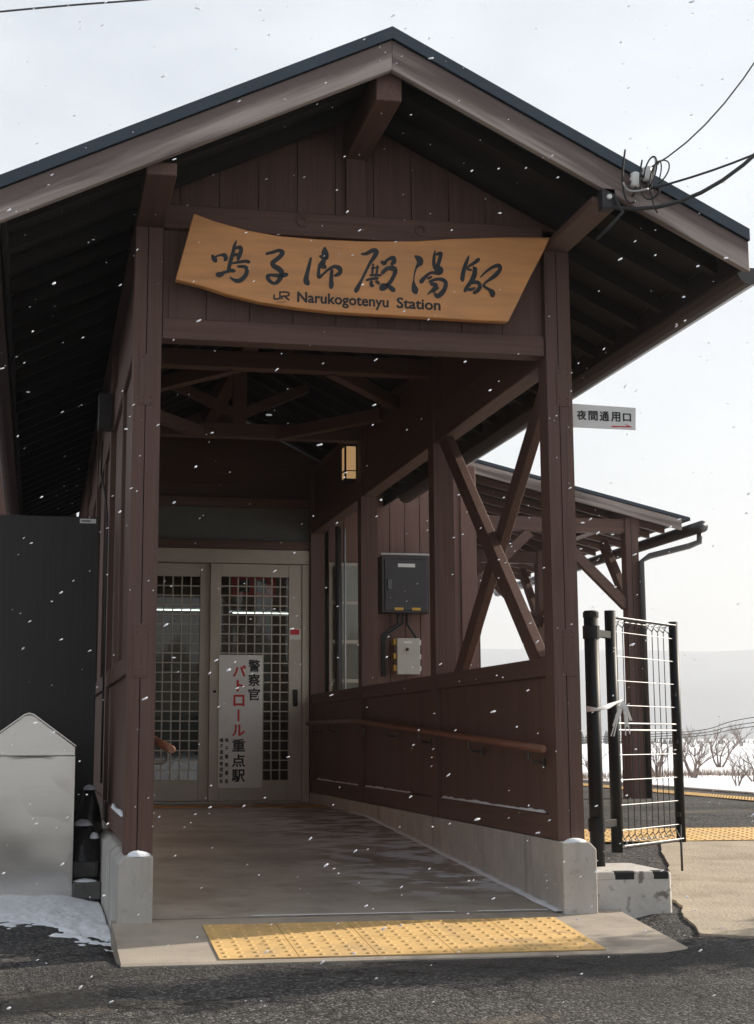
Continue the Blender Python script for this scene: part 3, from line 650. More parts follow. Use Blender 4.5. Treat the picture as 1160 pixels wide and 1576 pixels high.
# ------------------------------------------------------------------ night entrance sign on the right post
ns = empty('direction_sign', (1.99, .07, 2.255), 'small white sign with black lettering and red arrow on the right porch post', 'sign')
MB().prism([(1.90, .06, 2.37), (2.222, .06, 2.362), (2.218, .06, 2.256), (1.90, .06, 2.258)], (0, .004, 0)).build('plate', 'white', ns)
mb = MB()
for i, ch in enumerate('夜間通用口'):
    glyph_at(mb, ch, 1.955 + i * .0555, 2.317 - i * .0007, .046 if i < 4 else .040, .046 if i < 4 else .038, .0585, .03)
mb.build('lettering', 'ink', ns)
MB().prism([(2.10, .0585, 2.272), (2.18, .0585, 2.272), (2.165, .0585, 2.283), (2.205, .0585, 2.268), (2.10, .0585, 2.266)], (0, -.0005, 0)).build('arrow', 'redink', ns)

# ------------------------------------------------------------------ station building behind
B = empty('station_building', (1.3, 6.3, .3), 'brown boarded station building with a door at the end of the porch', 'building')
WY = 6.2
xw = 1.93; i = 0
while xw < 3.1:
    box('plank', 'bldgwall', B, xw, xw + .131, WY + (i % 2) * .002, WY + .025, .3, 3.35, .002); xw += .135; i += 1
box('corner_post', 'bldgwall', B, 3.1, 3.24, WY - .03, WY + .11, .3, 3.2, .004)
box('wall', 'bldgwall', B, 3.1, 3.2, WY + .11, 12.5, .3, 3.3, .003)
box('wall', 'room', B, -.02, .0, 6.31, 9.8, .3, 3.0, .0)
box('wall', 'room', B, 3.06, 3.099, 6.31, 9.8, .3, 3.0, .0)
box('rear_wall', 'room', B, .0, 3.1, 9.8, 9.85, .3, 3.0, .0)
box('ceiling', 'roomdark', B, .0, 3.1, 6.28, 9.8, 2.75, 2.8, .0)
box('room_floor', 'roomdark', B, .0, 3.06, 6.36, 9.8, .27, .305, .0)
box('header', 'woodx', B, .0, 1.77, WY - .02, WY + .08, 2.42, 2.49, .003)
box('transom_panel', 'transom', B, .0, 1.77, WY + .03, WY + .05, 2.492, 2.78, .002)
box('header', 'woodx', B, .0, 1.77, WY - .02, WY + .08, 2.78, 2.86, .003)
box('wall', 'woodx', B, -.02, 1.93, WY + .052, WY + .08, 2.862, 2.98, .0)
MB().prism([(-.1, WY + .082, 2.9), (1.9, WY + .082, 2.9), (1.9, WY + .082, ztop(1.9) - .075), (RX, WY + .082, ztop(RX) - .075), (-.1, WY + .082, ztop(-.1) - .075)], (0, .02, 0)).build('gable_wall', 'woodx', B)
box('wall', 'woodz', B, -.125, -.03, WY + .08, 9.7, .05, 3.08, .0)
box('wall', 'bldgwall', B, -3., -.13, 9.7, 9.78, .05, 2.95, .0)
# window beside the porch
wn = box('window', 'alu', B, 1.93, 2.24, WY - .03, WY - .005, .95, 2.32, .003)
for z0_ in (1.0, 1.33, 1.66, 1.99): box('pane', 'glass', wn, 1.96, 2.2, WY - .034, WY - .031, z0_, z0_ + .3, 0)
MB().tube([(2.0, WY - .09, .35), (2.0, WY - .09, 2.62)], .028, 10).build('downpipe', 'gutter', B, smooth=True)
MB().tube([(2.05, WY - .12, .35), (2.05, WY - .12, 2.6)], .009, 8).build('conduit', 'wire', B, smooth=True)
# roof of the building and platform canopy
CN = empty('platform_canopy', (4.7, 6.5, .3), 'low pitched platform canopy on braced brown posts beside the station building', 'canopy')
cz = lambda X: 2.83 + (5.34 - X) * .237
CY0, CY1 = 6.4, 12.6
q = [(1.0, CY0, cz(1.0)), (5.34, CY0, cz(5.34)), (5.34, CY0, cz(5.34) - .03), (1.0, CY0, cz(1.0) - .03)]
MB().prism(q, (0, CY1 - CY0, 0)).build('roof_sheet', 'roof', CN)
q = [(1.0, CY0 + .01, cz(1.0) - .034), (5.26, CY0 + .01, cz(5.26) - .034), (5.26, CY0 + .01, cz(5.26) - .135), (1.0, CY0 + .01, cz(1.0) - .135)]
MB().prism(q, (0, .035, 0)).build('bargeboard', 'grayc', CN, .003)
q = [(1.0, CY0 + .05, cz(1.0) - .04), (5.26, CY0 + .05, cz(5.26) - .04), (5.26, CY0 + .05, cz(5.26) - .055), (1.0, CY0 + .05, cz(1.0) - .055)]
MB().prism(q, (0, CY1 - CY0 - .06, 0)).build('soffit', 'inner', CN)
first = None; Y = 6.8
while Y < 12.5:
    if first is None:
        q = [(3.25, Y, cz(3.25) - .058), (5.26, Y, cz(5.26) - .058), (5.26, Y, cz(5.26) - .115), (3.25, Y, cz(3.25) - .115)]
        first = MB().prism(q, (0, .045, 0)).build('rafter', 'woodx', CN); f0 = WLOC[first.name].copy() - Vector((0, Y, 0))
    else: clone(first, f0 + Vector((0, Y, 0)), CN)
    Y += .36
for Y in (6.5, 9.0, 11.6):
    post(4.75, 4.87, Y, .3, cz(4.87) - .12, parent=CN)
    box('beam', 'woodx', CN, 3.24, 4.89, Y + .012, Y + .11, 2.69, 2.815, .003)
    MB().bar((4.76, Y + .06, 2.02), (4.08, Y + .06, 2.68), .07, .09).build('brace', 'woodx', CN, .003)
    for sy in (-1, 1):
        if Y + sy * .7 > CY0: MB().bar((4.81, Y + .06 + sy * .05, 2.02), (4.81, Y + .06 + sy * .66, 2.68), .07, .09).build('brace', 'woody', CN, .003)
    MB().bar((3.24, Y + .06, 2.1), (3.85, Y + .06, 2.68), .07, .09).build('brace', 'woodx', CN, .003)
box('purlin', 'woody', CN, 4.755, 4.865, CY0 + .06, CY1 - .05, 2.82, cz(4.865) - .118, .003)
bxs = box('post_cover', 'woodz', CN, 4.71, 4.91, 6.46, 6.66, .302, 1.14, .004)
MB().tube([(5.41, 6.3, 2.735), (5.41, 12.6, 2.72)], .055, 12).build('gutter', 'gutter', CN, smooth=True)
MB().tube([(5.41, 6.36, 2.70), (5.40, 6.36, 2.60), (5.3, 6.37, 2.56), (4.95, 6.44, 2.47), (4.875, 6.46, 2.42), (4.875, 6.46, .32)], .028, 10).build('downpipe', 'gutter', CN, smooth=True)
mb = grid(2.6, 5.2, 6.6, 12.4, 30, 50, lambda X, Y: cz(X) + .006 + .05 * max(0, .45 + mnoise.noise(Vector((X * 2, Y * 2, 4)))) * sstep(5.2, 4.9, X) * sstep(6.6, 6.9, Y))
tag(mb.build('roof_snow', 'snow', smooth=True), 'patchy white snow lying on the platform canopy roof', 'snow', kind='stuff')
bz_ = lambda X: cz(1.0) + .75 - .237 * (1.0 - X)
MB().prism([(-4.4, 9.25, bz_(-4.4)), (-.86, 9.25, bz_(-.86)), (-.86, 9.25, bz_(-.86) - .08), (-4.4, 9.25, bz_(-4.4) - .08)], (0, 3.3, 0)).build('roof_sheet', 'roof', B)
MB().prism([(-3., 9.71, 2.952), (-.13, 9.71, 2.952), (-.13, 9.71, bz_(-.13) - .09), (-3., 9.71, bz_(-3.) - .09)], (0, .06, 0)).build('gable_wall', 'bldgwall', B)
MB().prism([(-4.3, 9.27, bz_(-4.3) - .082), (-.87, 9.27, bz_(-.87) - .082), (-.87, 9.27, bz_(-.87) - .2), (-4.3, 9.27, bz_(-4.3) - .2)], (0, .035, 0)).build('bargeboard', 'grayc', B, .003)
# door
D = empty('sliding_door', (1.1, WY, zfloor(6)), 'grey brown double sliding door with square lattice glazing at the back of the porch', 'door')
DZ0, DZ1 = zfloor(6), 2.418
box('door_frame', 'alu', D, .0, 1.764, WY - .012, WY + .09, DZ1 - .12, DZ1, .004)
box('door_frame', 'alu', D, 1.70, 1.764, WY - .012, WY + .09, DZ0, DZ1 - .122, .004)
box('door_frame', 'alu', D, .0, .06, WY - .012, WY + .09, DZ0, DZ1 - .122, .004)
box('threshold', 'alu', D, .06, 1.70, WY - .01, WY + .09, DZ0 - .01, DZ0 + .012, .002)
def leaf(xa, xb, ya, handle):
    z0_, z1_ = DZ0 + .014, DZ1 - .124; ws = .09
    lf = MB().box(xa, xa + ws, ya, ya + .032, z0_, z1_).box(xb - ws * 1.25, xb, ya, ya + .032, z0_, z1_).box(xa + ws, xb - ws * 1.25, ya + .001, ya + .031, z1_ - .11, z1_).box(xa + ws, xb - ws * 1.25, ya + .001, ya + .031, z0_, z0_ + .17).build('door_leaf', 'alu', D, .003)
    ga, gb, gz0, gz1 = xa + ws, xb - ws * 1.25, z0_ + .17, z1_ - .11
    box('glass_pane', 'glass', lf, ga, gb, ya + .014, ya + .018, gz0, gz1, 0)
    n = max(3, round((gb - ga) / .076)); m_ = round((gz1 - gz0) / .079); f = None
    for i in range(1, n):
        x = ga + (gb - ga) * i / n
        if f is None: f = box('lattice_bar', 'alu', lf, x - .005, x + .005, ya + .002, ya + .012, gz0, gz1, 0); c0 = WLOC[f.name].copy(); xx = x
        else: clone(f, c0 + Vector((x - xx, 0, 0)), lf)
    f = None
    for i in range(1, m_):
        z = gz0 + (gz1 - gz0) * i / m_
        if f is None: f = box('lattice_bar', 'alu', lf, ga, gb, ya + .004, ya + .010, z - .005, z + .005, 0); c0 = WLOC[f.name].copy(); zz = z
        else: clone(f, c0 + Vector((0, 0, z - zz)), lf)
    if handle:
        box('handle', 'black', lf, xb - .075, xb - .035, ya - .012, ya, 1.1, 1.24, .004)
        MB().lathe((xa + .045, ya - .004, 1.22), [(.012, -.01), (.012, .01)], 10).build('lock', 'black', lf)
        box('sticker', 'notice', lf, xb - .105, xb - .01, ya - .0015, ya - .0005, 1.66, 1.75, 0)
        box('sticker', 'redink', lf, xb - .10, xb - .02, ya - .0022, ya - .0016, 1.70, 1.745, 0)
    return lf
leaf(.92, 1.70, WY + .0, True); leaf(.06, .95, WY + .045, False)
# notice on the door
N = empty('door_notice', (1.14, WY - .012, .46), 'tall white notice with black and red vertical lettering on the sliding door', 'notice')
nc = [atY(u, v, WY - .012) for u, v in ((337, 1007), (404, 1009), (403, 1213), (335, 1213))]
nx0, nx1, nz0, nz1 = (nc[0].x + nc[3].x) / 2, (nc[1].x + nc[2].x) / 2, nc[3].z, (nc[0].z + nc[1].z) / 2
box('panel', 'notice', N, nx0, nx1, WY - .012, WY - .004, nz0, nz1, .001)
NW, NH = nx1 - nx0, nz1 - nz0; ny_ = WY - .0128
def nxy(px, py): return nx0 + NW * (px - 50) / 480., nz1 - NH * (py - 55) / 1475.      # measured on the notice itself
for ch, px, py, wpx, hpx, m_ in ([(c, 437, 175 + i * 160, 130, 138, 'ink') for i, c in enumerate('警察官')] +
        [(c, x_, y_, w_, 128, 'redink') for c, x_, y_, w_ in (('パ', 275, 235, 145), ('ト', 292, 400, 98), ('ロ', 272, 565, 122), ('ル', 270, 895, 142))] +
        [(c, 272, y_, 145, 140, 'ink') for c, y_ in (('重', 1060), ('点', 1230), ('駅', 1395))] +
        [(c, 143, 1005 + i * 90, 40, 48, 'ink') for i, c in enumerate('鳴子警察署長')] + [(c, 85, 1005 + i * 64.5, 42, 46, 'ink') for i, c in enumerate('鳴子温泉管理駅長')]):
    mb = MB(); x, z = nxy(px, py); glyph_at(mb, ch, x, z, NW * wpx / 480, NH * hpx / 1475, ny_, .028)
    mb.build('character', m_, N)
x, z = nxy(268, 730); box('character', 'redink', N, x - .008, x + .008, ny_ - .0004, ny_, z - NH * .045, z + NH * .045, 0)
# inside the waiting room
for xa, ln, z, lb_ in ((.55, .75, 2.12, 'lit fluorescent tube glowing inside above the arched cabinet'), (1.45, .8, 2.1, 'lit fluorescent tube glowing inside above the white door notice')):
    L_ = empty('ceiling_lamp', (xa, 8.9, z), lb_, 'lamp', 'fluorescent tubes in the waiting room')
    MB().tube([(xa, 8.9, z), (xa + ln, 8.9, z)], .0045, 8).build('tube', 'tube', L_); box('housing', 'white', L_, xa - .02, xa + ln + .02, 8.86, 8.94, z + .014, z + .05, .004)
    for dx in (.1, ln - .1): MB().tube([(xa + dx, 8.9, z + .05), (xa + dx, 8.9, 2.75)], .004, 6).build('suspension_rod', 'wire', L_)
pst = atY(390, 903, 6.32)
rp = empty('hanging_banner', (pst.x, 6.32, pst.z - .15), 'red banner with dark lettering hanging inside above the door', 'banner')
box('cloth', 'redposter', rp, pst.x - .19, pst.x + .19, 6.32, 6.325, pst.z - .09, pst.z + .12, .0)
for dx in (-.08, .07): box('lettering', 'ink', rp, pst.x + dx - .045, pst.x + dx + .045, 6.316, 6.319, pst.z - .05, pst.z + .06, 0)
ct = empty('counter', (1.2, 9., .3), 'dark wooden counter with arched top inside the waiting room', 'counter')
box('front', 'roomdark', ct, .3, 2.6, 8.9, 9.3, .305, 1.05, .004); box('top', 'room', ct, .25, 2.65, 8.85, 9.35, 1.051, 1.09, .004)
arch = [(.35 + .45 + .45 * math.cos(a), 9.5, 1.35 + .35 * math.sin(a)) for a in [math.pi * k_ / 14 for k_ in range(15)]] + [(.35, 9.5, .31), (1.25, 9.5, .31)]
ca = empty('cabinet', (.8, 9.5, .3), 'arched brown cabinet against the waiting room wall', 'cabinet'); MB().prism(arch, (0, .25, 0)).build('body', 'room', ca, .0)
box('shelf', 'roomdark', ca, .38, 1.22, 9.44, 9.499, .98, 1.02, .0)
bpz = atY(292, 1200, 6.75)
bag = empty('wrapped_bundle', (bpz.x, 6.75, .305), 'pale grey plastic wrapped bundle standing inside behind the door glass', 'bundle')
g_ = blob((bpz.x, 6.75, .306), .17, .14, .30, 4, 18); g_.build('sack', 'bag', bag, smooth=True)
g_ = blob((bpz.x - .02, 6.75, .55), .15, .1, .17, 9, 16); g_.build('folded_top', 'bag', bag, smooth=True)

# ------------------------------------------------------------------ boxes on the wall seen through the bay
e = empty('electric_box', (2.55, WY - .09, 1.87), 'dark brown electric cabinet on the board wall with a striped lower edge', 'cabinet')
box('cabinet_body', 'boxdark', e, 2.36, 2.78, WY - .16, WY - .005, 1.885, 2.375, .006); box('cabinet_door', 'boxdark', e, 2.385, 2.755, WY - .172, WY - .161, 1.905, 2.345, .004)
box('rain_lip', 'wire', e, 2.35, 2.79, WY - .19, WY - .162, 2.377, 2.392, .002)
box('name_plate', 'white', e, 2.50, 2.65, WY - .175, WY - .1725, 2.275, 2.305, 0); box('handle', 'bracket', e, 2.405, 2.445, WY - .185, WY - .1725, 2.08, 2.17, .006)
for xa in (2.47, 2.62): box('warning_stripe', 'yellow', e, xa, xa + .075, WY - .175, WY - .1725, 1.907, 1.93, 0)
for k_, (xa, xb) in enumerate(((2.52, 2.38), (2.56, 2.40), (2.60, 2.68))):
    MB().tube([(xa, WY - .08, 1.885), (xa, WY - .08, 1.80), (xb, WY - .08, 1.70 - .01 * k_), (xb, WY - .08, 1.35 if k_ < 2 else 1.67)], .012, 8).build('cable', 'cable', e, smooth=True)
e = empty('meter_box', (2.6, WY - .07, 1.35), 'small grey meter box with yellow tape at its edges below the electric cabinet', 'meter box')
box('case', 'boxgray', e, 2.50, 2.70, WY - .12, WY - .005, 1.37, 1.675, .004); box('label_plate', 'white', e, 2.56, 2.63, WY - .123, WY - .1205, 1.63, 1.65, 0)
for z in (1.40, 1.50, 1.62): box('tape', 'yellow', e, 2.476, 2.499, WY - .10, WY - .02, z, z + .05, 0); box('tape', 'white', e, 2.701, 2.715, WY - .10, WY - .02, z, z + .04, 0)
MB().lathe((2.59, WY - .13, 1.58), [(.014, -.012), (.014, .012)], 10).build('knob', 'bracket', e)
# wall lantern
lp = (atX(527, 688, 1.75) + atX(550, 742, 1.75)) / 2
L_ = empty('wall_lantern', (1.74, lp.y, lp.z - .14), 'small lit paper wall lantern in a black frame on the right porch wall', 'lantern')
lx0, lx1, ly0, ly1, lz0, lz1 = 1.695, 1.795, lp.y - .075, lp.y + .075, lp.z - .135, lp.z + .135
box('shade', 'lampglow', L_, lx0 + .008, lx1 - .004, ly0 + .008, ly1 - .008, lz0 + .012, lz1 - .012, .0)
for x in (lx0, lx1 - .014):
    for y in (ly0, ly1 - .014): box('frame_bar', 'black', L_, x, x + .014, y, y + .014, lz0, lz1, 0)
for z in (lz0, lz1 - .013, lz0 + .07): box('frame_bar', 'black', L_, lx0 - .002, lx1, ly0 - .002, ly1 + .002, z, z + (.013 if z != lz0 + .07 else .006), 0)

# ------------------------------------------------------------------ gate by the right post
G = empty('mesh_gate', (2.35, .6, .15), 'black framed wire mesh gate standing open beside the right porch post', 'gate')
def tubez(name, x, y, z0, z1, r, parent=G, m='black'):
    o = MB().tube([(x, y, z0), (x, y, z1)], r, 16).build(name, m, parent, smooth=False)
    for p in o.data.polygons: p.use_smooth = len(p.vertices) == 4
    return o
def depth_at(u, v, d):   # point on the ray at camera depth d along Y of the world
    return atY(u, v, d)
g1b = atY(917, 1335, .33); g1t = atY(912, 944, .33)
gx1, gy1 = (g1b.x + g1t.x) / 2, .33
pz = .24
tubez('gate_post', gx1, gy1, .1, g1t.z, .034); MB().lathe((gx1, gy1, g1t.z), [(.037, -.02), (.037, .004), (.03, .012)], 16).build('post_cap', 'black', G)
a_ = atY(946, 1312, .52); at_ = atY(942, 940, .52); ax, ay = (a_.x + at_.x) / 2, .52
c_ = atY(1050, 1296, 1.02); ct_ = atY(1034, 955, 1.02); cx_, cy_ = (c_.x + ct_.x) / 2, 1.02
za0, za1 = a_.z, at_.z
tubez('leaf_frame', ax, ay, za0, za1, .027); tubez('leaf_frame', cx_, cy_, za0 + .01, za1 - .01, .024)
for z in (za0 + .14, za1 - .12):
    MB().bar((gx1, gy1, z), (ax, ay, z), .025, .035).build('hinge', 'black', G, .002)
    MB().lathe((gx1, gy1, z), [(.04, -.03), (.04, .03)], 16).build('hinge_collar', 'black', G)
dA, dC = Vector((ax, ay, 0)), Vector((cx_, cy_, 0)); dr = (dC - dA).normalized(); nrm = Vector((-dr.y, dr.x, 0))
L0 = dA + dr * .03; L1 = dC - dr * .026; zb0, zb1 = za0 + .03, za1 - .03
nv = 10
for i in range(nv):
    p = L0.lerp(L1, (i + .5) / nv)
    tri = lambda zc, s: [(p + nrm * .0 + Vector((0, 0, zc))), (p + nrm * .035 + Vector((0, 0, zc + s * .03))), (p - nrm * .025 + Vector((0, 0, zc + s * .045))), (p + Vector((0, 0, zc)))]
    MB().tube([p + Vector((0, 0, zb0 + .04)), p + Vector((0, 0, zb1 - .04))], .0022, 6).tube(tri(zb1 - .045, 1), .0028, 6).tube(tri(zb0 + .045, -1), .0028, 6).build('mesh_wire', 'black', G)
nh = 9
for i in range(nh):
    z = zb0 + .07 + (zb1 - zb0 - .14) * i / (nh - 1)
    MB().tube([L0 + Vector((0, 0, z)) - nrm * .004, L1 + Vector((0, 0, z)) - nrm * .004], .0019, 6).build('cross_wire', 'wire', G)
zm = zb0 + (zb1 - zb0) * .515
for dz in (-.016, .016): MB().tube([L0 + Vector((0, 0, zm + dz)) - nrm * .006, L1 + Vector((0, 0, zm + dz)) - nrm * .006], .0042, 8).build('middle_rail', 'wire', G)
for zc in (zb0 - .0, zb1 - .0):
    for dn, dz in ((.035, -.012 if zc > 1 else .012), (-.025, .0)): MB().tube([L0 + nrm * dn + Vector((0, 0, zc + dz)), L1 + nrm * dn + Vector((0, 0, zc + dz))], .0026, 6).build('cross_wire', 'wire', G)
for zz in (za0 + .02, za1 - .03): MB().tube([L0 + Vector((0, 0, zz)), L1 + Vector((0, 0, zz))], .007, 10).build('leaf_bar', 'black', G)
tubez('drop_rod', cx_ - .01, cy_ - .02, zr(cy_) + .03, za0 + .1, .006, m='bracket')
for f in (.13, .45, .66): MB().lathe((cx_ - .02, cy_ - .03, za0 + (za1 - za0) * f), [(.012, -.01), (.012, .01)], 8).build('clip', 'black', G)
# rag tied round the posts
rg = empty('tied_plastic_tape', (ax, ay - .03, 1.0), 'torn white plastic tape knotted round the black gate posts', 'tape')
zt_ = atY(945, 1085, .45).z
mb = MB()
for k_ in range(3):
    pts = [(gx1 - .04, gy1 - .02, zt_ - .03 + .008 * k_), (gx1, gy1 - .05, zt_ - .025), ((gx1 + ax) / 2, (gy1 + ay) / 2 - .06, zt_ - .015 + .006 * k_), (ax, ay - .05, zt_ + .012), (ax + .035, ay - .03, zt_ + .02)]
    mb.tube(pts, .007, 6)
mb.build('loop', 'white', rg, smooth=True)
for k_ in range(14):
    l_ = rnd.uniform(.06, .17); dx = rnd.uniform(-.07, .06); p0 = Vector((ax + .035, ay - .045, zt_ + .02))
    MB().bar(p0, p0 + Vector((dx * .5, -.01, -l_ * .4)), .010, .002, (0, 1, 0)).bar(p0 + Vector((dx * .5, -.01, -l_ * .4)), p0 + Vector((dx, rnd.uniform(-.02, .01), -l_)), .006, .0015, (0, 1, 0)).build('strand', 'white', rg)
# painted kerb block
kb = empty('kerb_block', (2.12, .35, .1), 'low concrete kerb block with black and white painted edge under the gate post', 'kerb')
kx0, kx1, ky0, ky1 = 1.94, 2.30, .02, .5; kz0 = .03; kz1 = atY(960, 1340, .08).z
box('block', 'wornwhite', kb, kx0, kx1, ky0, ky1, kz0, kz1, .012)
for xa, xb, m_ in ((.004, .09, 'wornwhite'), (.092, .185, 'ink'), (.187, .27, 'wornwhite'), (.272, .345, 'ink')): MB().box(kx0 + xa, kx0 + xb, ky0 - .002, ky0 + .05, kz1 - .035, kz1 + .002).build('painted_band', m_, kb, .004)

# ------------------------------------------------------------------ left side: panel, bin, oddments
pn = empty('panel_fence', (-1.2, 2.03, .05), 'tall black brown panel fence beside the left porch wall', 'fence')
for i in range(4):
    xb_ = -.175 - i * .91; box('fence_panel', 'blackpanel', pn, xb_ - .9, xb_, 2.02, 2.05, .04, 2.062, .003)
box('maker_plate', 'white', pn, -.285, -.195, 2.016, 2.019, 2.025, 2.05, .0)
box('plate_print', 'bracket', pn, -.275, -.225, 2.0145, 2.0158, 2.034, 2.041, .0)
bn = empty('litter_bin', (-.52, 1.55, .05), 'dented stainless steel litter bin with a pitched lid beside the porch', 'bin')
BY = 1.42; b1 = atY(110, 1382, BY); bx1 = b1.x; bz0 = b1.z; apx = atY(45, 1100, BY); sh = atY(110, 1150, BY); seam = atY(110, 1163, BY)
bx0 = 2 * apx.x - bx1
def dent(mb, nx, nz, x0_, x1_, z0_, z1_, Y):
    vs = []; fs = []
    for j in range(nz + 1):
        for i in range(nx + 1):
            X = x0_ + (x1_ - x0_) * i / nx; Z = z0_ + (z1_ - z0_) * j / nz; e_ = min(i, nx - i, j, nz - j)
            d_ = .004 * mnoise.noise(Vector((X * 3, Z * 3, 1))) + .0007 * mnoise.noise(Vector((X * 9, Z * 7, 5)))
            vs.append((X, Y + (d_ if e_ > 0 else 0), Z))
    fs = [(j * (nx + 1) + i, j * (nx + 1) + i + 1, (j + 1) * (nx + 1) + i + 1, (j + 1) * (nx + 1) + i) for j in range(nz) for i in range(nx)]
    return mb.add(vs, fs)
dent(MB(), 24, 36, bx0, bx1, bz0 + .012, seam.z - .003, BY - .001).build('front_panel', 'steel', bn, smooth=True)
MB().box(bx0, bx1, BY, BY + .42, bz0, seam.z - .003).build('body', 'steel', bn, .004)
gp = [(bx0, BY - .004, seam.z), (bx1, BY - .004, seam.z), (bx1, BY - .004, sh.z), (apx.x + .022, BY - .004, apx.z - .005), (apx.x, BY - .004, apx.z), (apx.x - .022, BY - .004, apx.z - .005), (bx0, BY - .004, sh.z)]
MB().prism(gp, (0, .43, 0)).build('lid', 'steel', bn, .003)
for s_ in (1, -1):
    ex = bx1 + .004 if s_ > 0 else bx0 - .004
    q = [(apx.x, BY - .012, apx.z + .004), (apx.x + s_ * .022, BY - .012, apx.z - .003), (ex, BY - .012, sh.z + .003), (ex, BY - .012, sh.z + .009), (apx.x + s_ * .024, BY - .012, apx.z + .004), (apx.x, BY - .012, apx.z + .011)]
    MB().prism(q, (0, .445, 0)).build('lid_edge', 'steel', bn)
# bagged rubbish and slabs between bin and porch
sk = empty('rubbish_bag', (-.2, 1.75, .2), 'black plastic rubbish bag dusted with snow between bin and porch', 'bag')
blob((-.225, 1.68, .215), .10, .16, .19, 3, 22).build('bag_body', 'blackbag', sk, smooth=True)
blob((-.20, 1.88, .22), .085, .1, .36, 12, 20).build('bag_neck', 'blackbag', sk, smooth=True)
for c_, r_ in (((-.235, 1.66, .39), (.05, .06, .03)), ((-.18, 1.56, .33), (.025, .03, .03)), ((-.20, 1.86, .565), (.035, .05, .025))): blob(c_, *r_, 6, 14).build('snow_cap', 'snow', sk, smooth=True)
for k_, (z0_, xw_, y_) in enumerate(((.04, .145, 1.40), (.135, .125, 1.52))):
    n_ = MB(); o = MB().prism([(-.29, y_, z0_), (-.29 + xw_, y_ + .02 * k_, z0_), (-.29 + xw_ - .01, 1.95, z0_), (-.285, 1.96, z0_)], (0, 0, .085)).build('paving_slab', 'darkslab', None, .008)
    tag(o, ('broad dark slab lying on the snow under the rubbish bag', 'narrower dark slab resting on the broad one between bin and porch')[k_], 'slab', 'stacked slabs beside the bin')
tag(blob((-.23, 1.46, .124), .06, .045, .014, 8, 18).build('slab_snow', 'snow', smooth=True), 'small cap of snow on the dark slabs beside the bin', 'snow', kind='stuff')
# snow drift on the left
def drift(x0_, x1_, y0_, y1_, nx, ny, mask, hgt):
    g_ = grid(x0_, x1_, y0_, y1_, nx, ny, lambda X, Y: 0); keep = MB(); idx = {}; vs = []
    H = []
    for (X, Y, _) in g_.v: H.append(mask(X, Y))
    for i, (X, Y, _) in enumerate(g_.v): vs.append((X, Y, zground(X, Y) + max(-.012, min(hgt, H[i] * hgt))))
    fs = [f for f in g_.f if max(H[i] for i in f) > 0]
    return keep.add(vs, fs)
def mk(X, Y):
    e_ = .9 * sstep(.05, .9, Y) * sstep(-.146, -.17, X) if Y > .0 else -.5
    n_ = mnoise.noise(Vector((X * 5, Y * 4, 2))) * .5 + mnoise.noise(Vector((X * 16, Y * 9, 7))) * .55 + mnoise.noise(Vector((X * 40, Y * 24, 3))) * .25
    return (sstep(.0, 1.05, Y + .55 * sstep(-.55, -.15, X)) * 1.5 - .70 + n_ * 1.1 * (1.2 - .8 * sstep(.3, 1.2, Y))) - 1.6 * sstep(-1.3, -2.3, X) if X < -.148 else -1
tag(drift(-2.4, -.14, -.3, 1.98, 300, 260, mk, .02).build('snow_drift', 'snow', smooth=True), 'ragged patch of white snow on the asphalt round the bin', 'snow', kind='stuff')
# dark cable and lamp on the left porch wall
cb = MB().tube([(-.16, 2.3, 2.55), (-.165, 2.25, 2.35), (-.15, 2.0, 2.2), (-.14, 1.85, 2.05), (-.14, 1.85, .6)], .006, 8).build('wall_cable', 'cable', P, smooth=True)
box('wall_lamp_box', 'boxdark', P, -.2, -.122, 1.9, 2.02, 2.55, 2.75, .004)

# ------------------------------------------------------------------ utility pole, wires, insulators
PX_, PY_ = 5.6, -1.7
up = empty('utility_pole', (PX_, PY_, zr(PY_)), 'grey concrete utility pole standing to the right of the porch', 'pole')
MB().tube([(PX_, PY_, 0), (PX_, PY_, 8.5)], [.17, .11], 20).build('shaft', 'polec', up, smooth=True)
MB().bar((PX_ - .7, PY_, 7.9), (PX_ + .7, PY_, 7.9), .07, .07).build('crossarm', 'bracket', up, .004)
MB().bar((PX_ - .3, PY_, 4.95), (PX_ + .15, PY_, 4.95), .06, .06).build('service_arm', 'bracket', up, .004)
ia = atY(985, 272, -.72); ib = atY(932, 308, -.66)
ins = empty('insulator_bracket', ia, 'porcelain insulators and looped service wires on the right bargeboard', 'insulator')
for du in (0, 1):
    c = ia + Vector((.055 * du - .03, -.02, -.02 + .03 * du))
    MB().lathe(c, [(.012, -.035), (.024, -.03), (.018, -.01), (.026, 0), (.018, .012), (.022, .022), (.01, .03)], 12).build('insulator', 'insul', ins, smooth=True)
    MB().tube([c + Vector((0, .04, -.06)), c + Vector((0, 0, -.055)), c + Vector((0, 0, .03))], .006, 6).build('pin', 'bracket', ins)
box('clamp', 'cable', ins, ib.x - .03, ib.x + .03, ib.z * 0 - .70, -.645, ib.z - .05, ib.z + .04, .004)
MB().lathe((0, 0, 0), [(.012, 0), (.01, .01)], 12).build('clamp_bolt', 'insul', ins, origin=(0, 0, 0)).matrix_local = Matrix.Translation(Vector((ib.x, -.70, ib.z)) - WLOC[ins.name]) @ Matrix.Rotation(R(90), 4, 'X')
rr = random.Random(3)
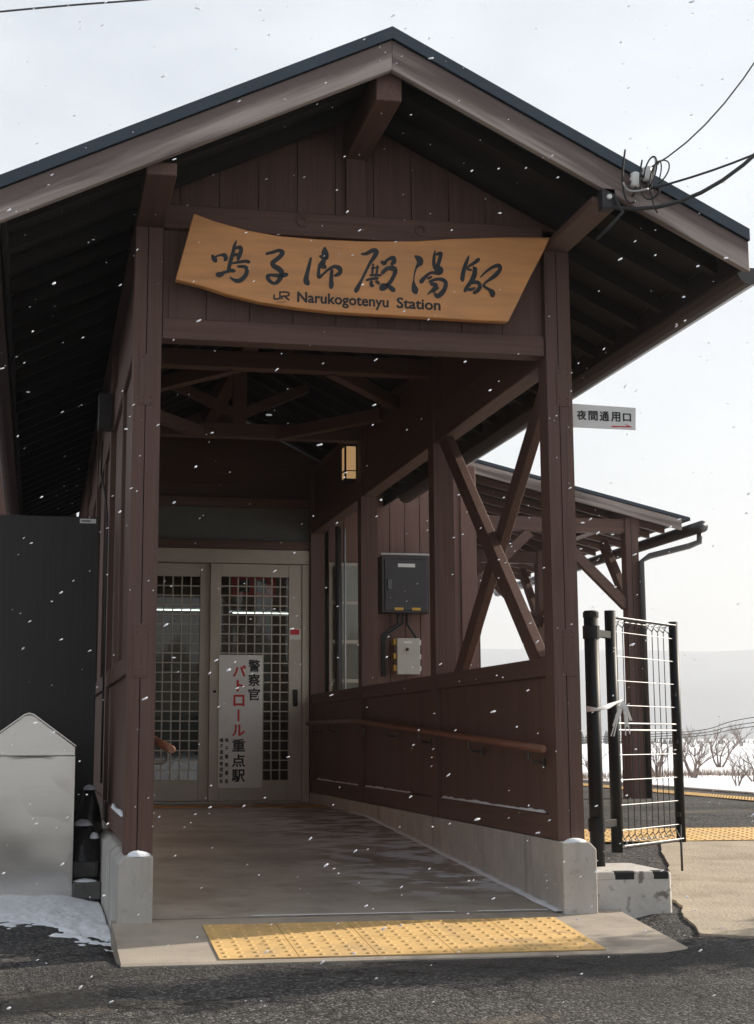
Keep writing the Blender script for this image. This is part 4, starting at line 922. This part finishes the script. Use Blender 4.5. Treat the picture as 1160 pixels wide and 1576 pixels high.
for k_ in range(8):
    a = ia + Vector((rr.uniform(-.1, .05), rr.uniform(-.06, -.02), rr.uniform(-.05, .03))); n_ = 16; pts = []
    ph = rr.uniform(0, 6.3); w1 = rr.uniform(.012, .05); h1 = rr.uniform(.04, .1); tw_ = rr.uniform(.35, .7)
    for i in range(n_):
        t_ = i / (n_ - 1); an = ph + t_ * 6.28 * tw_
        pts.append(a + Vector((w1 * math.cos(an) + .03 * t_, -.03 * math.sin(t_ * 5 + ph) - .02, h1 * math.sin(an) - .05 * t_)))
    MB().tube(pts, .0032 if k_ % 3 else .0042, 6).build('jumper_wire', 'cable' if k_ % 4 else 'wire', ins, smooth=True)
MB().tube([ib + Vector((.02, -.05, 0)), ib + Vector((.05, -.06, -.07)), ib + Vector((.0, -.03, -.13)), ib + Vector((-.04, .02, -.17))], .007, 8).build('jumper_wire', 'cable', ins, smooth=True)
def wire(name, pts, r, label):
    n = len(pts); S = []
    for i in range(n - 1):
        a, b_, c_, d_ = [Vector(pts[j]) for j in (max(i - 1, 0), i, i + 1, min(i + 2, n - 1))]
        for k_ in range(10):
            t_ = k_ / 10; S.append(.5 * (2 * b_ + (c_ - a) * t_ + (2 * a - 5 * b_ + 4 * c_ - d_) * t_ * t_ + (3 * b_ - a - 3 * c_ + d_) * t_ ** 3))
    S.append(Vector(pts[-1])); o = MB().tube(S, r, 6).build(name, 'cable', None, smooth=True); return tag(o, label, 'wire')
def project(p):
    d = Vector(p) - CAM; c, s_ = math.cos(YAW), math.sin(YAW); x = d.x * c - d.y * s_; y = d.x * s_ + d.y * c
    c, s_ = math.cos(PIT), math.sin(PIT); y, z = y * c + d.z * s_, -y * s_ + d.z * c
    return PPX + FPX * x / y, PPY - FPX * z / y
def span(A, bx_, by_, m1, m2):
    """sagging span from A to the pole at (bx_, by_): height and sag from two points seen on it"""
    rows = []
    for (u, v) in (m1, m2):
        lo, hi = 0., 1.
        for _ in range(40):
            t_ = (lo + hi) / 2; X, Y = A.x + (bx_ - A.x) * t_, A.y + (by_ - A.y) * t_
            d = ray(u, v); z_ = CAM.z + d.z * (Y - CAM.y) / d.y; x_ = CAM.x + d.x * (Y - CAM.y) / d.y
            if X < x_: lo = t_
            else: hi = t_
        rows.append((t_, z_ - A.z))
    (t1, d1), (t2, d2) = rows         # d = H t - S t (1 - t)
    det = t1 * (-t2 * (1 - t2)) + t2 * t1 * (1 - t1)
    H = (d1 * (-t2 * (1 - t2)) + d2 * t1 * (1 - t1)) / det; S = (t1 * d2 - t2 * d1) / det
    return [Vector((A.x + (bx_ - A.x) * t_, A.y + (by_ - A.y) * t_, A.z + H * t_ - S * t_ * (1 - t_))) for t_ in [i / 40 for i in range(41)]]
def line(name, pts, r, label): return tag(MB().tube(pts, r, 6).build(name, 'cable', None, smooth=True), label, 'wire')
line('service_wire', span(ia + Vector((.03, -.02, .03)), PX_ - .5, PY_, (1085, 192), (1160, 98)), .0035, 'thin wire rising steeply from the porch insulators')
line('service_cable', span(ib + Vector((.02, -.05, -.05)), PX_ - .3, PY_, (1040, 312), (1160, 240)), .009, 'thick black cable drooping from the porch bargeboard')
line('service_cable', span(ia + Vector((.03, -.02, -.06)), PX_ - .28, PY_, (1060, 274), (1160, 238)), .005, 'taut grey cable stretched above the drooping black one')
wire('overhead_wire', [atY(-200, 38, 14), atY(0, 18, 14), atY(110, 8, 14), atY(260, -4, 14), atY(500, -30, 14)], .014, 'twisted overhead wire crossing the sky above the roof')
for k_, (v0, v1) in enumerate(((1126, 1104), (1130, 1112), (1134, 1118))):
    wire('railway_wire', [atY(800, v0 + 14, 70), atY(1060, v0, 66), atY(1160, v1, 62), atY(1500, v1 - 40, 56)], .02, ('upper', 'middle', 'lower')[k_] + ' thin railway wire crossing before the far hill')

# ------------------------------------------------------------------ far vegetation
def shrub(name, base, h, seed, label, nst=5, spread=.5):
    q = random.Random(seed); root = empty(name, base, label, 'shrub', 'bare shrubs on the snow field')
    st = MB(); tw = MB()
    def grow(p, d, L_, r_, lev):
        pts = [p]; cur = p
        for i in range(4):
            d = (d + Vector((q.uniform(-.3, .3), q.uniform(-.3, .3), q.uniform(-.12, .2)))).normalized(); cur = cur + d * L_ / 4; pts.append(cur)
        (st if lev == 0 else tw).tube(pts, [r_ * (1 - .14 * i) for i in range(5)], 5 if lev < 2 else 3, caps=False)
        if lev < 3:
            for k_ in range(q.randint(3, 4)):
                t_ = q.choice(pts[2:]); a = q.uniform(0, 2 * math.pi); nd = (d + Vector((math.cos(a), math.sin(a), q.uniform(-.1, .4))) * .75).normalized()
                grow(t_, nd, L_ * q.uniform(.45, .7), r_ * .5, lev + 1)
    for i in range(nst):
        a = q.uniform(0, 2 * math.pi); grow(Vector(base) + Vector((math.cos(a), math.sin(a), 0)) * h * .04, Vector((math.cos(a) * spread, math.sin(a) * spread, 1)).normalized(), h * q.uniform(.4, .6), h * .022, 0)
    st.build('stem', 'bark', root); tw.build('twigs', 'bark', root)
def field_pt(u, v, z=-.75): p = atZ(u, v, z); p.z = zfield(p.x, p.y) - .03; return p
for i, (u, v, hp, lb, nst) in enumerate(((1108, 1182, 78, 'tall forked bare shrub standing alone on the open snow', 4), (1068, 1202, 76, 'bushy bare shrub rooted just behind the gate frame', 7), (1135, 1212, 50, 'low spreading bare shrub at the platform edge', 6), (1160, 1206, 66, 'bare shrub with arching twigs near the platform', 6), (1012, 1200, 70, 'bare shrub seen through the gate mesh', 6), (912, 1196, 46, 'small bare shrub between the porch post and gate post', 6), (1066, 1150, 36, 'small far off bare bush by the hill foot', 6), (1142, 1148, 40, 'rounded far off bare bush under the railway wires', 7))):
    p = field_pt(u, v); d_ = (p - CAM).length; shrub('bare_shrub', p, hp * d_ / FPX, 20 + i, lb, nst, .55)
# dry weeds along the bank, dark wood at the hill foot and added behind camera
mb = MB(); q = random.Random(5)
for i in range(2600):
    u = q.uniform(880, 1300); v = 1199 + q.gauss(0, 2.2) - (u - 1000) * .03; p = field_pt(u, v); h_ = q.uniform(.12, .38); a = q.uniform(0, 6.3); dx = Vector((math.cos(a), math.sin(a), 0)) * .012
    tip = p + Vector((q.uniform(-.12, .12), q.uniform(-.12, .12), h_)); mb.add([p - dx, p + dx, tip], [(0, 1, 2)])
tag(mb.build('dry_weeds', 'drygrass'), 'dry brown weeds along the snowy field bank', 'weeds', kind='stuff')
mb = MB()
for i in range(2200):
    if i < 1100: a = q.uniform(-.25, 1.1); d_ = q.uniform(400, 560); h_ = q.uniform(1.2, 4.0) * (1.3 if a < .37 else .6) * (.6 + .8 * abs(mnoise.noise(Vector((a * 9, 0, 0)))))
    else: a = q.uniform(1.9, 4.5); d_ = q.uniform(90, 150); h_ = q.uniform(6, 11)  # unseen trees added behind the camera, there to be reflected
    p = Vector((CAM.x + d_ * math.sin(a), CAM.y + d_ * math.cos(a), -1))
    mb.lathe(p, [(h_ * .3, .0), (h_ * .24, h_ * .35), (h_ * .12, h_ * .75), (.03, h_)], 6)
tag(mb.build('far_wood', 'wood_dark'), 'dark conifers at the hill foot, with more added behind the camera for reflections', 'wood', kind='stuff')

# ------------------------------------------------------------------ haze
hz = bpy.data.materials.new('haze'); hz.use_nodes = True; t = hz.node_tree; t.nodes.remove(t.nodes['Principled BSDF'])
pv = t.nodes.new('ShaderNodeVolumePrincipled'); pv.inputs['Color'].default_value = (.90, .94, 1, 1); pv.inputs['Density'].default_value = .00062; pv.inputs['Anisotropy'].default_value = .2
t.links.new(pv.outputs[0], t.nodes['Material Output'].inputs['Volume'])
tag(MB().box(-5200, 5200, -3600, 3600, -3, 215).build('haze', hz, origin=(0, 0, -3)), kind='stuff')
# ------------------------------------------------------------------ added unseen conifer at right, shaped to throw shade across the forecourt
TX, TY, TH = 5.25, .02, 3.3; q = random.Random(31)
tr_ = empty('added_conifer', (TX, TY, zr(TY)), 'slender dark green conifer added out of view to shade the forecourt', 'tree')
MB().tube([(TX, TY, 0), (TX + .02, TY, 1.2), (TX, TY + .02, 2.3), (TX, TY, TH)], [.07, .055, .03, .006], 9).build('trunk', 'bark', tr_, smooth=True)
lm = MB(); lf_ = MB()
for i in range(120):
    z = .55 + (TH - .65) * q.random() ** 1.2; Rr = .62 * (1 - (z - .3) / (TH - .2)) ** .8 + .04; a = q.uniform(0, 6.28); L_ = Rr * q.uniform(.6, 1.1)
    p0 = Vector((TX, TY, z - .1)); p1 = p0 + Vector((math.cos(a) * L_, math.sin(a) * L_, .1 + .12 * q.random())); lm.tube([p0, p0.lerp(p1, .5) - Vector((0, 0, .02)), p1], [.012, .008, .003], 4, caps=False)
    for k_ in range(60):
        t_ = q.uniform(.25, 1.05); c = p0.lerp(p1, t_) + Vector((q.gauss(0, .05), q.gauss(0, .05), q.gauss(0, .045))); d = Vector((q.gauss(0, 1), q.gauss(0, 1), q.gauss(.5, .6))).normalized(); e_ = d.cross(Vector((q.gauss(0, 1), q.gauss(0, 1), q.gauss(0, 1)))).normalized() * .012
        lf_.add([c - e_, c + e_, c + d * .06 + e_ * .4, c + d * .06 - e_ * .4], [(0, 1, 2, 3)])
lm.build('limbs', 'bark', tr_); lf_.build('crown', 'needles', tr_)
# ------------------------------------------------------------------ falling snow
mb = MB(); q = random.Random(11)
for i in range(3000):
    d_ = 2.0 + 11 * q.random() ** .8; u = q.uniform(-300, 1460); v = q.uniform(-150, 1700)
    p = CAM + ray(u, v).normalized() * d_
    if -.2 < p.x < 1.95 and p.y > .1 and q.random() < .96: continue
    if p.z < .12: continue
    r_ = q.uniform(.0022, .0048) * (1.25 if q.random() < .1 else 1); ax_ = Vector((1, q.uniform(-.4, .4), .55 + q.gauss(0, .25))).normalized(); s1 = ax_.cross(Vector((0, 1, 0))).normalized(); s2 = s1.cross(ax_)
    el = q.uniform(1.3, 3.4); r_ *= (.3 + .52 * q.random() ** 2) * min(1, d_ / 5 + .1) * (1.5 if q.random() < .07 else 1); n = 6; vs = []; fs = []
    prof = ((-1., .25), (-.7, .8), (0., 1.), (.65, .85), (1., .3))
    for (t_, k_) in prof:
        for i_ in range(n):
            a = i_ * math.pi / 3; w_ = r_ * k_ * q.uniform(.75, 1.15); vs.append(p + ax_ * t_ * r_ * el + (s1 * math.cos(a) + s2 * math.sin(a)) * w_)
    for k_ in range(4):
        for i_ in range(n): fs.append((k_ * n + i_, k_ * n + (i_ + 1) % n, (k_ + 1) * n + (i_ + 1) % n, (k_ + 1) * n + i_))
    fs += [tuple(range(n)), tuple(4 * n + i_ for i_ in range(n))]; mb.add(vs, fs)
tag(mb.build('falling_snow', 'flake', smooth=True, origin=(0, 0, 0)), 'white snowflakes drifting through the air before the porch', 'snow', kind='stuff')
